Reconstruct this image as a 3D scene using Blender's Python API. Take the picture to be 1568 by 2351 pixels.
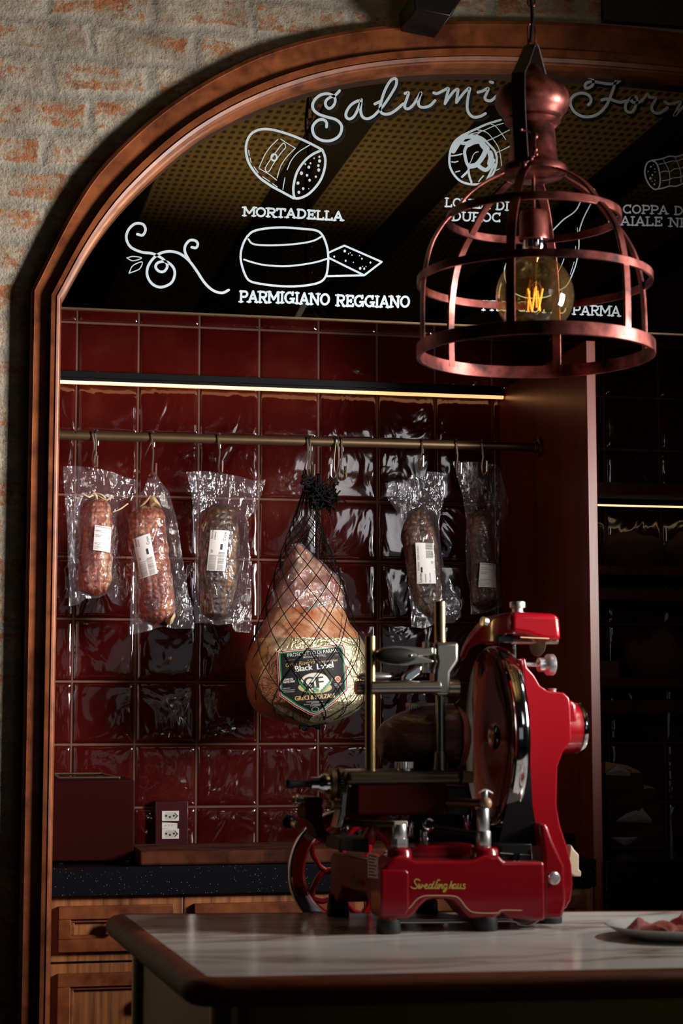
import bpy, bmesh, math, random
from mathutils import Vector, Matrix, noise

for o in list(bpy.data.objects):
    bpy.data.objects.remove(o)
SC = bpy.context.scene
COL = SC.collection
R = math.radians
random.seed(7)

# ------------------------------------------------------------------ camera
FPX, CX0, CY0 = 4341.15, 784.0, 1175.5
CAM = Vector((-0.3058, -4.5794, 1.2283))
ROT = Matrix.Rotation(-0.2075, 3, 'Z') @ Matrix.Rotation(0.1073, 3, 'X') @ Matrix.Rotation(0.0006, 3, 'Y')
cd = bpy.data.cameras.new('camera')
cam = bpy.data.objects.new('camera', cd)
COL.objects.link(cam)
cam.matrix_world = Matrix.Translation(CAM) @ (ROT @ Matrix.Rotation(R(90), 3, 'X')).to_4x4()
cd.sensor_fit = 'VERTICAL'
cd.sensor_height = 36.0
cd.sensor_width = 24.0
cd.lens = FPX / 2351.0 * 36.0
cd.clip_start = 0.05
cd.dof.use_dof = True
cd.dof.focus_distance = 4.15
cd.dof.aperture_fstop = 7.1
SC.camera = cam

# ------------------------------------------------------------------ light and exposure
vs = SC.view_settings
vs.view_transform = 'Standard'
vs.look = 'None'
vs.gamma = 1.0
vs.exposure = 0.0
vs.use_curve_mapping = False
wd = bpy.data.worlds.new('world')
SC.world = wd
wd.use_nodes = True
wd.node_tree.nodes['Background'].inputs[0].default_value = (0.6, 0.65, 0.8, 1)
wd.node_tree.nodes['Background'].inputs[1].default_value = 0.004


def area_light(name, loc, target, sx, sy, power, color=(1, 1, 1), spread=180):
    l = bpy.data.lights.new(name, 'AREA')
    l.shape = 'RECTANGLE'
    l.size = sx
    l.size_y = sy
    l.energy = power
    l.color = color
    l.spread = R(spread)
    o = bpy.data.objects.new(name, l)
    o.location = loc
    o.rotation_euler = (Vector(target) - Vector(loc)).to_track_quat('-Z', 'Y').to_euler()
    COL.objects.link(o)
    return o


area_light('key_softbox', (1.85, -2.12, 1.70), (-0.30, -0.75, 1.80), 0.40, 0.55, 26.0, (1.0, 0.95, 0.89), 72)
area_light('niche_softbox', (1.65, -3.5, 2.05), (0.42, -0.1, 1.55), 0.45, 0.6, 0.22, (1.0, 0.95, 0.97), 46)
area_light('room_fill', (1.5, -6.3, 1.5), (0.4, 0, 1.35), 2.0, 1.1, 1.3, (0.88, 0.93, 1.0))  # broad fill added behind the camera for soft reflections in the tiles
area_light('ceiling_wash', (0.75, -2.9, 2.05), (0.72, -2.5, 3.0), 0.35, 0.35, 4.0, (1.0, 0.8, 0.45), 118)  # added uplight that brightens the ceiling panels mirrored in the glass
sp = bpy.data.lights.new('ceiling_spot', 'SPOT')
sp.energy = 72
sp.spot_size = R(46)
sp.spot_blend = 0.8
sp.shadow_soft_size = 0.09
sp.color = (1.0, 0.95, 0.88)
spo = bpy.data.objects.new('ceiling_spot', sp)
spo.location = (1.95, -1.85, 2.45)
spo.rotation_euler = (Vector((0.62, -1.95, 0.9)) - Vector(spo.location)).to_track_quat('-Z', 'Y').to_euler()
COL.objects.link(spo)

# ------------------------------------------------------------------ helpers
def ray(px, py):
    return ROT @ Vector(((px - CX0) / FPX, 1.0, -(py - CY0) / FPX))


def at_y(px, py, Y):
    d = ray(px, py)
    return CAM + d * ((Y - CAM.y) / d.y)


def at_z(px, py, Z):
    d = ray(px, py)
    return CAM + d * ((Z - CAM.z) / d.z)


def at_x(px, py, X):
    d = ray(px, py)
    return CAM + d * ((X - CAM.x) / d.x)


ROOT = {}


def empty(name, loc, label=None, cat=None, group=None):
    o = bpy.data.objects.new(name, None)
    o.empty_display_size = 0.02
    o.location = loc
    COL.objects.link(o)
    ROOT[o.name] = Vector(loc)
    tag(o, label, cat, group)
    return o


def tag(o, label=None, cat=None, group=None, kind=None):
    if label: o['label'] = label
    if cat: o['category'] = cat
    if group: o['group'] = group
    if kind: o['kind'] = kind
    return o


def catmull(pts, n=8, closed=False):
    P = [Vector(p) for p in pts]
    if len(P) < 3:
        return P
    out = []
    m = len(P)
    rng = range(m) if closed else range(m - 1)
    for i in rng:
        p1, p2 = P[i], P[(i + 1) % m]
        p0 = P[i - 1] if (i > 0 or closed) else p1 * 2 - p2
        p3 = P[(i + 2) % m] if (i + 2 < m or closed) else p2 * 2 - p1
        for k in range(n):
            t = k / n
            out.append(0.5 * ((2 * p1) + (p2 - p0) * t + (2 * p0 - 5 * p1 + 4 * p2 - p3) * t * t + (3 * p1 - p0 - 3 * p2 + p3) * t ** 3))
    if not closed:
        out.append(P[-1])
    return out


LAYER = [0]      # successive paint strokes lie a hair above one another


class MB:
    def __init__(s, T=None):
        s.v, s.f, s.mi = [], [], []
        s.T = T
        s.cur = 0

    def add(s, vs_, fs):
        b = len(s.v)
        for p in vs_:
            p = Vector(p)
            s.v.append(s.T @ p if s.T else p)
        for f in fs:
            s.f.append([b + i for i in f])
            s.mi.append(s.cur)
        return s

    def box(s, a, b):
        x0, y0, z0 = a
        x1, y1, z1 = b
        if x0 > x1: x0, x1 = x1, x0
        if y0 > y1: y0, y1 = y1, y0
        if z0 > z1: z0, z1 = z1, z0
        return s.add([(x0, y0, z0), (x1, y0, z0), (x1, y1, z0), (x0, y1, z0), (x0, y0, z1), (x1, y0, z1), (x1, y1, z1), (x0, y1, z1)],
                     [(0, 3, 2, 1), (4, 5, 6, 7), (0, 1, 5, 4), (1, 2, 6, 5), (2, 3, 7, 6), (3, 0, 4, 7)])

    def bar(s, a, b, w, h, up=(0, 0, 1)):
        a, b = Vector(a), Vector(b)
        d = (b - a).normalized()
        u = Vector(up)
        sx = d.cross(u)
        if sx.length < 1e-5: sx = d.cross(Vector((1, 0, 0)))
        sx.normalize()
        sz = sx.cross(d)
        q = []
        for p in (a, b):
            for i, j in ((-1, -1), (1, -1), (1, 1), (-1, 1)):
                q.append(p + sx * (i * w / 2) + sz * (j * h / 2))
        return s.add(q, [(0, 3, 2, 1), (4, 5, 6, 7), (0, 1, 5, 4), (1, 2, 6, 5), (2, 3, 7, 6), (3, 0, 4, 7)])

    def lathe(s, prof, org, axis=(0, 0, 1), seg=32, cap=True, ref=None):
        """prof: list of (r, t) along axis from org."""
        a = Vector(axis).normalized()
        r0 = Vector(ref) if ref else (Vector((1, 0, 0)) if abs(a.x) < 0.9 else Vector((0, 1, 0)))
        e1 = (r0 - a * r0.dot(a)).normalized()
        e2 = a.cross(e1)
        org = Vector(org)
        vs_, fs = [], []
        n = len(prof)
        for (r, t) in prof:
            for k in range(seg):
                th = 2 * math.pi * k / seg
                vs_.append(org + a * t + (e1 * math.cos(th) + e2 * math.sin(th)) * r)
        for i in range(n - 1):
            for k in range(seg):
                k2 = (k + 1) % seg
                fs.append((i * seg + k, i * seg + k2, (i + 1) * seg + k2, (i + 1) * seg + k))
        if cap:
            if prof[0][0] > 1e-6: fs.append(tuple(range(seg))[::-1])
            if prof[-1][0] > 1e-6: fs.append(tuple((n - 1) * seg + k for k in range(seg)))
        return s.add(vs_, fs)

    def cyl(s, a, b, r, r2=None, seg=24, ch=0.0):
        a, b = Vector(a), Vector(b)
        L = (b - a).length
        r2 = r if r2 is None else r2
        if ch:
            pr = [(r - ch, 0), (r, ch), (r2, L - ch), (r2 - ch, L)]
        else:
            pr = [(r, 0), (r2, L)]
        return s.lathe(pr, a, b - a, seg)

    def ball(s, c, r, sc=(1, 1, 1), nu=24, nv=14):
        c = Vector(c)
        return s.grid(lambda u, v: c + Vector((r * sc[0] * math.sin(math.pi * v) * math.cos(2 * math.pi * u), r * sc[1] * math.sin(math.pi * v) * math.sin(2 * math.pi * u), -r * sc[2] * math.cos(math.pi * v))), nu, nv, True)

    def grid(s, fn, nu, nv, close_u=False, close_v=False):
        vs_, fs = [], []
        cu = nu if close_u else nu + 1
        cv = nv if close_v else nv + 1
        for j in range(cv):
            for i in range(cu):
                vs_.append(fn(i / nu, j / nv))
        for j in range(nv):
            for i in range(nu):
                a, b = i, (i + 1) % cu
                c, d = j, (j + 1) % cv
                fs.append((c * cu + a, c * cu + b, d * cu + b, d * cu + a))
        return s.add(vs_, fs)

    def tube(s, pts, r, seg=8, closed=False, taper=None):
        P = [Vector(p) for p in pts]
        n = len(P)
        vs_, fs = [], []
        prev = None
        for i, p in enumerate(P):
            t = (P[(i + 1) % n] - P[i - 1]) if closed else (P[min(i + 1, n - 1)] - P[max(i - 1, 0)])
            if t.length < 1e-9: t = Vector((0, 0, 1))
            t.normalize()
            if prev is None:
                e = t.orthogonal().normalized()
            else:
                e = prev - t * prev.dot(t)
                e = e.normalized() if e.length > 1e-6 else t.orthogonal().normalized()
            prev = e
            e2 = t.cross(e)
            rr = r if taper is None else r * taper(i / max(1, n - 1))
            for k in range(seg):
                th = 2 * math.pi * k / seg
                vs_.append(p + (e * math.cos(th) + e2 * math.sin(th)) * rr)
        for i in range(n if closed else n - 1):
            j = (i + 1) % n
            for k in range(seg):
                k2 = (k + 1) % seg
                fs.append((i * seg + k, i * seg + k2, j * seg + k2, j * seg + k))
        if not closed:
            fs.append(tuple(range(seg))[::-1])
            fs.append(tuple((n - 1) * seg + k for k in range(seg)))
        return s.add(vs_, fs)

    def prism(s, poly, fn):
        """poly 2d points; fn(p, side) -> 3d point for side 0/1."""
        n = len(poly)
        vs_ = [fn(p, 0) for p in poly] + [fn(p, 1) for p in poly]
        fs = [tuple(range(n)), tuple(range(n, 2 * n))[::-1]]
        for i in range(n):
            j = (i + 1) % n
            fs.append((i, i + n, j + n, j))
        return s.add(vs_, fs)

    def ribbon(s, pts, w, fn, smooth=True, closed=False, n=7):
        LAYER[0] = (LAYER[0] + 1) % 24
        """flat painted stroke: 2d points, width w; fn(x, y, side) -> 3d"""
        P = catmull([Vector((p[0], p[1], 0)) for p in pts], n, closed) if smooth and len(pts) > 2 else [Vector((p[0], p[1], 0)) for p in pts]
        m = len(P)
        L, Rr = [], []
        for i in range(m):
            if closed:
                t = P[(i + 1) % m] - P[i - 1]
            else:
                t = P[min(i + 1, m - 1)] - P[max(i - 1, 0)]
            if t.length < 1e-9: t = Vector((1, 0, 0))
            t.normalize()
            nn = Vector((-t.y, t.x, 0)) * (w / 2)
            L.append(P[i] + nn)
            Rr.append(P[i] - nn)
        vs_, fs = [], []
        for i in range(m):
            for q in (L[i], Rr[i]):
                vs_.append(fn(q.x, q.y, 0)); vs_.append(fn(q.x, q.y, 1))
        rng = range(m) if closed else range(m - 1)
        for i in rng:
            a, b = i * 4, ((i + 1) % m) * 4
            fs += [(a, a + 2, b + 2, b), (a + 1, b + 1, b + 3, a + 3), (a, b, b + 1, a + 1), (a + 2, a + 3, b + 3, b + 2)]
        s.add(vs_, fs)
        if not closed:
            for c in (P[0], P[-1]):
                LAYER[0] = (LAYER[0] + 1) % 24
                k = 10
                s.prism([(c.x + w / 2 * math.cos(2 * math.pi * i / k), c.y + w / 2 * math.sin(2 * math.pi * i / k)) for i in range(k)], lambda p, sd: fn(p[0], p[1], sd))
        return s

    def build(s, name, mat, parent=None, bevel=0, seg=2, angle=32, subdiv=0, fix=True):
        off = Vector((0, 0, 0))
        if parent is not None:
            off = ROOT[parent.name]
        me = bpy.data.meshes.new(name)
        me.from_pydata([tuple(p - off) for p in s.v], [], s.f)
        mats = mat if isinstance(mat, (list, tuple)) else [mat]
        for m in mats: me.materials.append(m)
        if len(mats) > 1:
            me.polygons.foreach_set('material_index', s.mi)
        if fix:
            bm = bmesh.new()
            bm.from_mesh(me)
            bmesh.ops.recalc_face_normals(bm, faces=bm.faces)
            bm.to_mesh(me)
            bm.free()
        me.polygons.foreach_set('use_smooth', [True] * len(me.polygons))
        me.set_sharp_from_angle(angle=R(angle))
        o = bpy.data.objects.new(name, me)
        COL.objects.link(o)
        if parent is not None:
            o.parent = parent
            ROOT[o.name] = off
        else:
            ROOT[o.name] = Vector((0, 0, 0))
        if bevel:
            b = o.modifiers.new('bevel', 'BEVEL')
            b.width = bevel
            b.segments = seg
            b.limit_method = 'ANGLE'
            b.angle_limit = R(35)
        if subdiv:
            b = o.modifiers.new('subdivision', 'SUBSURF')
            b.levels = subdiv
            b.render_levels = subdiv
        return o


def single(mb, name, mat, label, cat, group=None, **kw):
    """a thing that is one mesh, its origin moved to the base of its geometry"""
    c = sum(mb.v, Vector((0, 0, 0))) / len(mb.v)
    c.z = min(p.z for p in mb.v)
    mb.v = [p - c for p in mb.v]
    o = mb.build(name, mat, None, **kw)
    o.location = c
    ROOT[o.name] = c
    return tag(o, label, cat, group)


def text_geo(txt, size=1.0):
    """verts (x, y) and faces of built-in-font text, left aligned, cap height about 0.7 * size"""
    cu = bpy.data.curves.new('letters', 'FONT')
    cu.body = txt
    cu.size = size
    cu.resolution_u = 3
    ob = bpy.data.objects.new('letters', cu)
    me = bpy.data.meshes.new_from_object(ob)
    V = [(v.co.x, v.co.y) for v in me.vertices]
    F = [tuple(p.vertices) for p in me.polygons]
    bpy.data.objects.remove(ob)
    bpy.data.curves.remove(cu)
    bpy.data.meshes.remove(me)
    return V, F


# ------------------------------------------------------------------ materials
def mat_new(name):
    m = bpy.data.materials.new(name)
    m.use_nodes = True
    nt = m.node_tree
    nt.nodes.clear()
    return m, nt, nt.nodes, nt.links


def N(nt, t, **kw):
    n = nt.nodes.new(t)
    for k, v in kw.items():
        if k.startswith('_'):
            setattr(n, k[1:], v)
        else:
            key = k.replace('__', ' ')
            n.inputs[key].default_value = v
    return n


def pbr(name, col, rough=0.5, metal=0.0, coat=0.0, spec=0.5, noise_amt=0.0, noise_scale=20, bump=0.0, bump_scale=60, emit=None, estr=0):
    m, nt, ns, lk = mat_new(name)
    out = N(nt, 'ShaderNodeOutputMaterial')
    b = N(nt, 'ShaderNodeBsdfPrincipled', Roughness=rough, Metallic=metal)
    b.inputs['Base Color'].default_value = (*col, 1)
    b.inputs['Coat Weight'].default_value = coat
    b.inputs['Coat Roughness'].default_value = 0.08
    b.inputs['Specular IOR Level'].default_value = spec
    lk.new(b.outputs[0], out.inputs[0])
    tc = N(nt, 'ShaderNodeTexCoord')
    if noise_amt:
        nz = N(nt, 'ShaderNodeTexNoise', Scale=noise_scale, Detail=6.0)
        lk.new(tc.outputs['Object'], nz.inputs['Vector'])
        mx = N(nt, 'ShaderNodeMix', _data_type='RGBA')
        mx.inputs['A'].default_value = (*[c * (1 - noise_amt) for c in col], 1)
        mx.inputs['B'].default_value = (*[min(1, c * (1 + noise_amt)) for c in col], 1)
        lk.new(nz.outputs['Fac'], mx.inputs['Factor'])
        lk.new(mx.outputs['Result'], b.inputs['Base Color'])
    if bump:
        nz = N(nt, 'ShaderNodeTexNoise', Scale=bump_scale, Detail=5.0)
        lk.new(tc.outputs['Object'], nz.inputs['Vector'])
        bp = N(nt, 'ShaderNodeBump', Strength=bump, Distance=0.004)
        lk.new(nz.outputs['Fac'], bp.inputs['Height'])
        lk.new(bp.outputs[0], b.inputs['Normal'])
    if emit:
        b.inputs['Emission Color'].default_value = (*emit, 1)
        b.inputs['Emission Strength'].default_value = estr
    return m


def ramp(nt, stops):
    r = nt.nodes.new('ShaderNodeValToRGB')
    el = r.color_ramp.elements
    while len(el) < len(stops): el.new(0.5)
    for e, (p, c) in zip(el, stops):
        e.position = p
        e.color = (*c, 1)
    return r


def wood(name, dark, light, scale=(30, 30, 2.2), rough=0.38, coat=0.25, bump=0.12, spec=0.5):
    m, nt, ns, lk = mat_new(name)
    out = N(nt, 'ShaderNodeOutputMaterial')
    b = N(nt, 'ShaderNodeBsdfPrincipled', Roughness=rough)
    b.inputs['Coat Weight'].default_value = coat
    b.inputs['Coat Roughness'].default_value = 0.25
    b.inputs['Specular IOR Level'].default_value = spec
    tc = N(nt, 'ShaderNodeTexCoord')
    mp = N(nt, 'ShaderNodeMapping')
    mp.inputs['Scale'].default_value = scale
    lk.new(tc.outputs['Object'], mp.inputs['Vector'])
    n1 = N(nt, 'ShaderNodeTexNoise', Scale=1.0, Detail=8.0, Roughness=0.6, Distortion=0.6)
    lk.new(mp.outputs[0], n1.inputs['Vector'])
    mp2 = N(nt, 'ShaderNodeMapping')
    mp2.inputs['Scale'].default_value = tuple(s * 5 for s in scale)
    lk.new(tc.outputs['Object'], mp2.inputs['Vector'])
    n2 = N(nt, 'ShaderNodeTexNoise', Scale=1.0, Detail=4.0)
    lk.new(mp2.outputs[0], n2.inputs['Vector'])
    ad = N(nt, 'ShaderNodeMath', _operation='MULTIPLY_ADD')
    lk.new(n2.outputs['Fac'], ad.inputs[0]); ad.inputs[1].default_value = 0.35
    lk.new(n1.outputs['Fac'], ad.inputs[2])
    rp = ramp(nt, [(0.53, dark), (0.66, tuple((a + c) / 2 for a, c in zip(dark, light))), (0.80, light)])
    lk.new(ad.outputs[0], rp.inputs[0])
    lk.new(rp.outputs[0], b.inputs['Base Color'])
    bp = N(nt, 'ShaderNodeBump', Strength=bump, Distance=0.002)
    lk.new(ad.outputs[0], bp.inputs['Height'])
    lk.new(bp.outputs[0], b.inputs['Normal'])
    lk.new(b.outputs[0], out.inputs[0])
    return m


def brick_mat():
    m, nt, ns, lk = mat_new('whitewashed_brick')
    out = N(nt, 'ShaderNodeOutputMaterial')
    b = N(nt, 'ShaderNodeBsdfPrincipled', Roughness=0.92)
    b.inputs['Specular IOR Level'].default_value = 0.15
    tc = N(nt, 'ShaderNodeTexCoord')
    sx = N(nt, 'ShaderNodeSeparateXYZ')
    lk.new(tc.outputs['Object'], sx.inputs[0])
    cb = N(nt, 'ShaderNodeCombineXYZ')
    lk.new(sx.outputs['X'], cb.inputs['X']); lk.new(sx.outputs['Z'], cb.inputs['Y'])
    nd = N(nt, 'ShaderNodeTexNoise', Scale=7.0, Detail=3.0)
    lk.new(cb.outputs[0], nd.inputs['Vector'])
    vm = N(nt, 'ShaderNodeVectorMath', _operation='MULTIPLY_ADD')
    lk.new(nd.outputs['Color'], vm.inputs[0]); vm.inputs[1].default_value = (0.06, 0.04, 0); lk.new(cb.outputs[0], vm.inputs[2])
    br = N(nt, 'ShaderNodeTexBrick', _offset=0.42)
    br.inputs['Scale'].default_value = 1.0
    br.inputs['Brick Width'].default_value = 0.215
    br.inputs['Row Height'].default_value = 0.079
    br.inputs['Mortar Size'].default_value = 0.017
    br.inputs['Mortar Smooth'].default_value = 1.0
    br.inputs['Bias'].default_value = 0.0
    lk.new(vm.outputs[0], br.inputs['Vector'])
    # how much bare brick shows through the old plaster
    n1 = N(nt, 'ShaderNodeTexNoise', Scale=9.0, Detail=8.0, Roughness=0.72)
    mp = N(nt, 'ShaderNodeMapping'); mp.inputs['Scale'].default_value = (0.65, 1, 1.6)
    lk.new(tc.outputs['Object'], mp.inputs['Vector']); lk.new(mp.outputs[0], n1.inputs['Vector'])
    n3 = N(nt, 'ShaderNodeTexNoise', Scale=75.0, Detail=6.0, Roughness=0.7)
    lk.new(tc.outputs['Object'], n3.inputs['Vector'])
    a1 = N(nt, 'ShaderNodeMath', _operation='MULTIPLY_ADD'); a1.inputs[1].default_value = 0.55
    lk.new(n3.outputs['Fac'], a1.inputs[0]); lk.new(n1.outputs['Fac'], a1.inputs[2])
    a2 = N(nt, 'ShaderNodeMath', _operation='MULTIPLY_ADD'); a2.inputs[1].default_value = -0.55
    lk.new(br.outputs['Fac'], a2.inputs[0]); lk.new(a1.outputs[0], a2.inputs[2])
    exposed = ramp(nt, [(0.745, (0, 0, 0)), (0.87, (0.9, 0.9, 0.9))])
    lk.new(a2.outputs[0], exposed.inputs[0])
    bcol = ramp(nt, [(0.3, (0.20, 0.062, 0.024)), (0.55, (0.36, 0.125, 0.045)), (0.8, (0.42, 0.20, 0.10))])
    n4 = N(nt, 'ShaderNodeTexNoise', Scale=26.0, Detail=5.0)
    lk.new(tc.outputs['Object'], n4.inputs['Vector']); lk.new(n4.outputs['Fac'], bcol.inputs[0])
    pcol = ramp(nt, [(0.3, (0.20, 0.16, 0.115)), (0.5, (0.35, 0.30, 0.23)), (0.72, (0.50, 0.44, 0.35))])
    n5 = N(nt, 'ShaderNodeTexNoise', Scale=15.0, Detail=7.0, Roughness=0.65)
    lk.new(tc.outputs['Object'], n5.inputs['Vector']); lk.new(n5.outputs['Fac'], pcol.inputs[0])
    mix1 = N(nt, 'ShaderNodeMix', _data_type='RGBA')
    lk.new(exposed.outputs[0], mix1.inputs['Factor']); lk.new(pcol.outputs[0], mix1.inputs['A']); lk.new(bcol.outputs[0], mix1.inputs['B'])
    # grey cement in the joints
    cem = ramp(nt, [(0.3, (0.16, 0.15, 0.125)), (0.7, (0.33, 0.31, 0.26))])
    lk.new(n3.outputs['Fac'], cem.inputs[0])
    jf = N(nt, 'ShaderNodeMath', _operation='MULTIPLY'); jf.inputs[1].default_value = 0.6
    lk.new(br.outputs['Fac'], jf.inputs[0])
    mix2 = N(nt, 'ShaderNodeMix', _data_type='RGBA')
    lk.new(jf.outputs[0], mix2.inputs['Factor']); lk.new(mix1.outputs['Result'], mix2.inputs['A']); lk.new(cem.outputs[0], mix2.inputs['B'])
    lk.new(mix2.outputs['Result'], b.inputs['Base Color'])
    # relief
    h1 = N(nt, 'ShaderNodeMath', _operation='MULTIPLY'); h1.inputs[1].default_value = -0.38
    lk.new(br.outputs['Fac'], h1.inputs[0])
    h2 = N(nt, 'ShaderNodeMath', _operation='MULTIPLY_ADD'); h2.inputs[1].default_value = 0.9
    lk.new(n5.outputs['Fac'], h2.inputs[0]); lk.new(h1.outputs[0], h2.inputs[2])
    h3 = N(nt, 'ShaderNodeMath', _operation='MULTIPLY_ADD'); h3.inputs[1].default_value = 0.75
    lk.new(n3.outputs['Fac'], h3.inputs[0]); lk.new(h2.outputs[0], h3.inputs[2])
    n6 = N(nt, 'ShaderNodeTexNoise', Scale=260.0, Detail=3.0)
    lk.new(tc.outputs['Object'], n6.inputs['Vector'])
    h4 = N(nt, 'ShaderNodeMath', _operation='MULTIPLY_ADD'); h4.inputs[1].default_value = 0.16
    lk.new(n6.outputs['Fac'], h4.inputs[0]); lk.new(h3.outputs[0], h4.inputs[2])
    bp = N(nt, 'ShaderNodeBump', Strength=0.9, Distance=0.012)
    lk.new(h4.outputs[0], bp.inputs['Height']); lk.new(bp.outputs[0], b.inputs['Normal'])
    lk.new(b.outputs[0], out.inputs[0])
    return m


def tile_mat():
    m, nt, ns, lk = mat_new('oxblood_glazed_tile')
    out = N(nt, 'ShaderNodeOutputMaterial')
    b = N(nt, 'ShaderNodeBsdfPrincipled', Roughness=0.1)
    b.inputs['Specular IOR Level'].default_value = 0.5
    b.inputs['Coat Weight'].default_value = 1.0
    b.inputs['Coat Roughness'].default_value = 0.03
    tc = N(nt, 'ShaderNodeTexCoord')
    n1 = N(nt, 'ShaderNodeTexNoise', Scale=5.0, Detail=4.0)
    lk.new(tc.outputs['Object'], n1.inputs['Vector'])
    rp = ramp(nt, [(0.3, (0.040, 0.0022, 0.0016)), (0.55, (0.064, 0.0052, 0.0036)), (0.75, (0.095, 0.015, 0.009))])
    lk.new(n1.outputs['Fac'], rp.inputs[0]); lk.new(rp.outputs[0], b.inputs['Base Color'])
    mp = N(nt, 'ShaderNodeMapping'); mp.inputs['Scale'].default_value = (9.5, 1, 6.5)
    lk.new(tc.outputs['Object'], mp.inputs['Vector'])
    n2 = N(nt, 'ShaderNodeTexNoise', Scale=1.0, Detail=2.5, Roughness=0.45, Distortion=1.2)
    lk.new(mp.outputs[0], n2.inputs['Vector'])
    bp = N(nt, 'ShaderNodeBump', Strength=0.45, Distance=0.013)
    lk.new(n2.outputs['Fac'], bp.inputs['Height'])
    lk.new(bp.outputs[0], b.inputs['Normal']); lk.new(bp.outputs[0], b.inputs['Coat Normal'])
    lk.new(b.outputs[0], out.inputs[0])
    return m


def perforated_mat():
    m, nt, ns, lk = mat_new('perforated_ceiling_board')
    out = N(nt, 'ShaderNodeOutputMaterial')
    b = N(nt, 'ShaderNodeBsdfPrincipled', Roughness=0.8)
    tc = N(nt, 'ShaderNodeTexCoord')
    sx = N(nt, 'ShaderNodeSeparateXYZ'); lk.new(tc.outputs['Object'], sx.inputs[0])

    def slot(ax, period, width):
        d = N(nt, 'ShaderNodeMath', _operation='DIVIDE'); d.inputs[1].default_value = period
        lk.new(sx.outputs[ax], d.inputs[0])
        f = N(nt, 'ShaderNodeMath', _operation='FRACT'); lk.new(d.outputs[0], f.inputs[0])
        g = N(nt, 'ShaderNodeMath', _operation='LESS_THAN'); g.inputs[1].default_value = width
        lk.new(f.outputs[0], g.inputs[0])
        return g
    gx, gy = slot('X', 0.026, 0.55), slot('Y', 0.055, 0.5)
    mu = N(nt, 'ShaderNodeMath', _operation='MULTIPLY'); lk.new(gx.outputs[0], mu.inputs[0]); lk.new(gy.outputs[0], mu.inputs[1])
    mx = N(nt, 'ShaderNodeMix', _data_type='RGBA')
    mx.inputs['A'].default_value = (0.62, 0.47, 0.24, 1)
    mx.inputs['B'].default_value = (0.10, 0.06, 0.03, 1)
    lk.new(mu.outputs[0], mx.inputs['Factor']); lk.new(mx.outputs['Result'], b.inputs['Base Color'])
    lk.new(b.outputs[0], out.inputs[0])
    return m


def marble_mat():
    m, nt, ns, lk = mat_new('veined_white_marble')
    out = N(nt, 'ShaderNodeOutputMaterial')
    b = N(nt, 'ShaderNodeBsdfPrincipled', Roughness=0.16)
    tc = N(nt, 'ShaderNodeTexCoord')
    mp = N(nt, 'ShaderNodeMapping'); mp.inputs['Rotation'].default_value = (0, 0, R(-28)); mp.inputs['Scale'].default_value = (0.8, 3.0, 1)
    lk.new(tc.outputs['Object'], mp.inputs['Vector'])
    n1 = N(nt, 'ShaderNodeTexNoise', Scale=1.7, Detail=4.0, Roughness=0.5, Distortion=1.1)
    lk.new(mp.outputs[0], n1.inputs['Vector'])
    s1 = N(nt, 'ShaderNodeMath', _operation='SUBTRACT'); s1.inputs[1].default_value = 0.5; lk.new(n1.outputs['Fac'], s1.inputs[0])
    ab = N(nt, 'ShaderNodeMath', _operation='ABSOLUTE'); lk.new(s1.outputs[0], ab.inputs[0])
    rp = ramp(nt, [(0.0, (0.22, 0.145, 0.095)), (0.02, (0.50, 0.42, 0.35)), (0.06, (0.72, 0.70, 0.68)), (0.2, (0.80, 0.79, 0.79))])
    lk.new(ab.outputs[0], rp.inputs[0])
    n2 = N(nt, 'ShaderNodeTexNoise', Scale=3.5, Detail=5.0); lk.new(tc.outputs['Object'], n2.inputs['Vector'])
    mx = N(nt, 'ShaderNodeMix', _data_type='RGBA'); mx.inputs['B'].default_value = (0.80, 0.79, 0.79, 1)
    r2 = ramp(nt, [(0.4, (0, 0, 0)), (0.62, (0.85, 0.85, 0.85))]); lk.new(n2.outputs['Fac'], r2.inputs[0])
    lk.new(r2.outputs[0], mx.inputs['Factor']); lk.new(rp.outputs[0], mx.inputs['A'])
    lk.new(mx.outputs['Result'], b.inputs['Base Color'])
    lk.new(b.outputs[0], out.inputs[0])
    return m


def granite_mat():
    m, nt, ns, lk = mat_new('black_granite')
    out = N(nt, 'ShaderNodeOutputMaterial')
    b = N(nt, 'ShaderNodeBsdfPrincipled', Roughness=0.18)
    tc = N(nt, 'ShaderNodeTexCoord')
    vo = N(nt, 'ShaderNodeTexVoronoi', Scale=170.0); lk.new(tc.outputs['Object'], vo.inputs['Vector'])
    rp = ramp(nt, [(0.03, (0.5, 0.5, 0.55)), (0.12, (0.006, 0.006, 0.008))]); lk.new(vo.outputs['Distance'], rp.inputs[0])
    lk.new(rp.outputs[0], b.inputs['Base Color'])
    b.inputs['Specular IOR Level'].default_value = 0.35
    lk.new(b.outputs[0], out.inputs[0])
    return m


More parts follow.
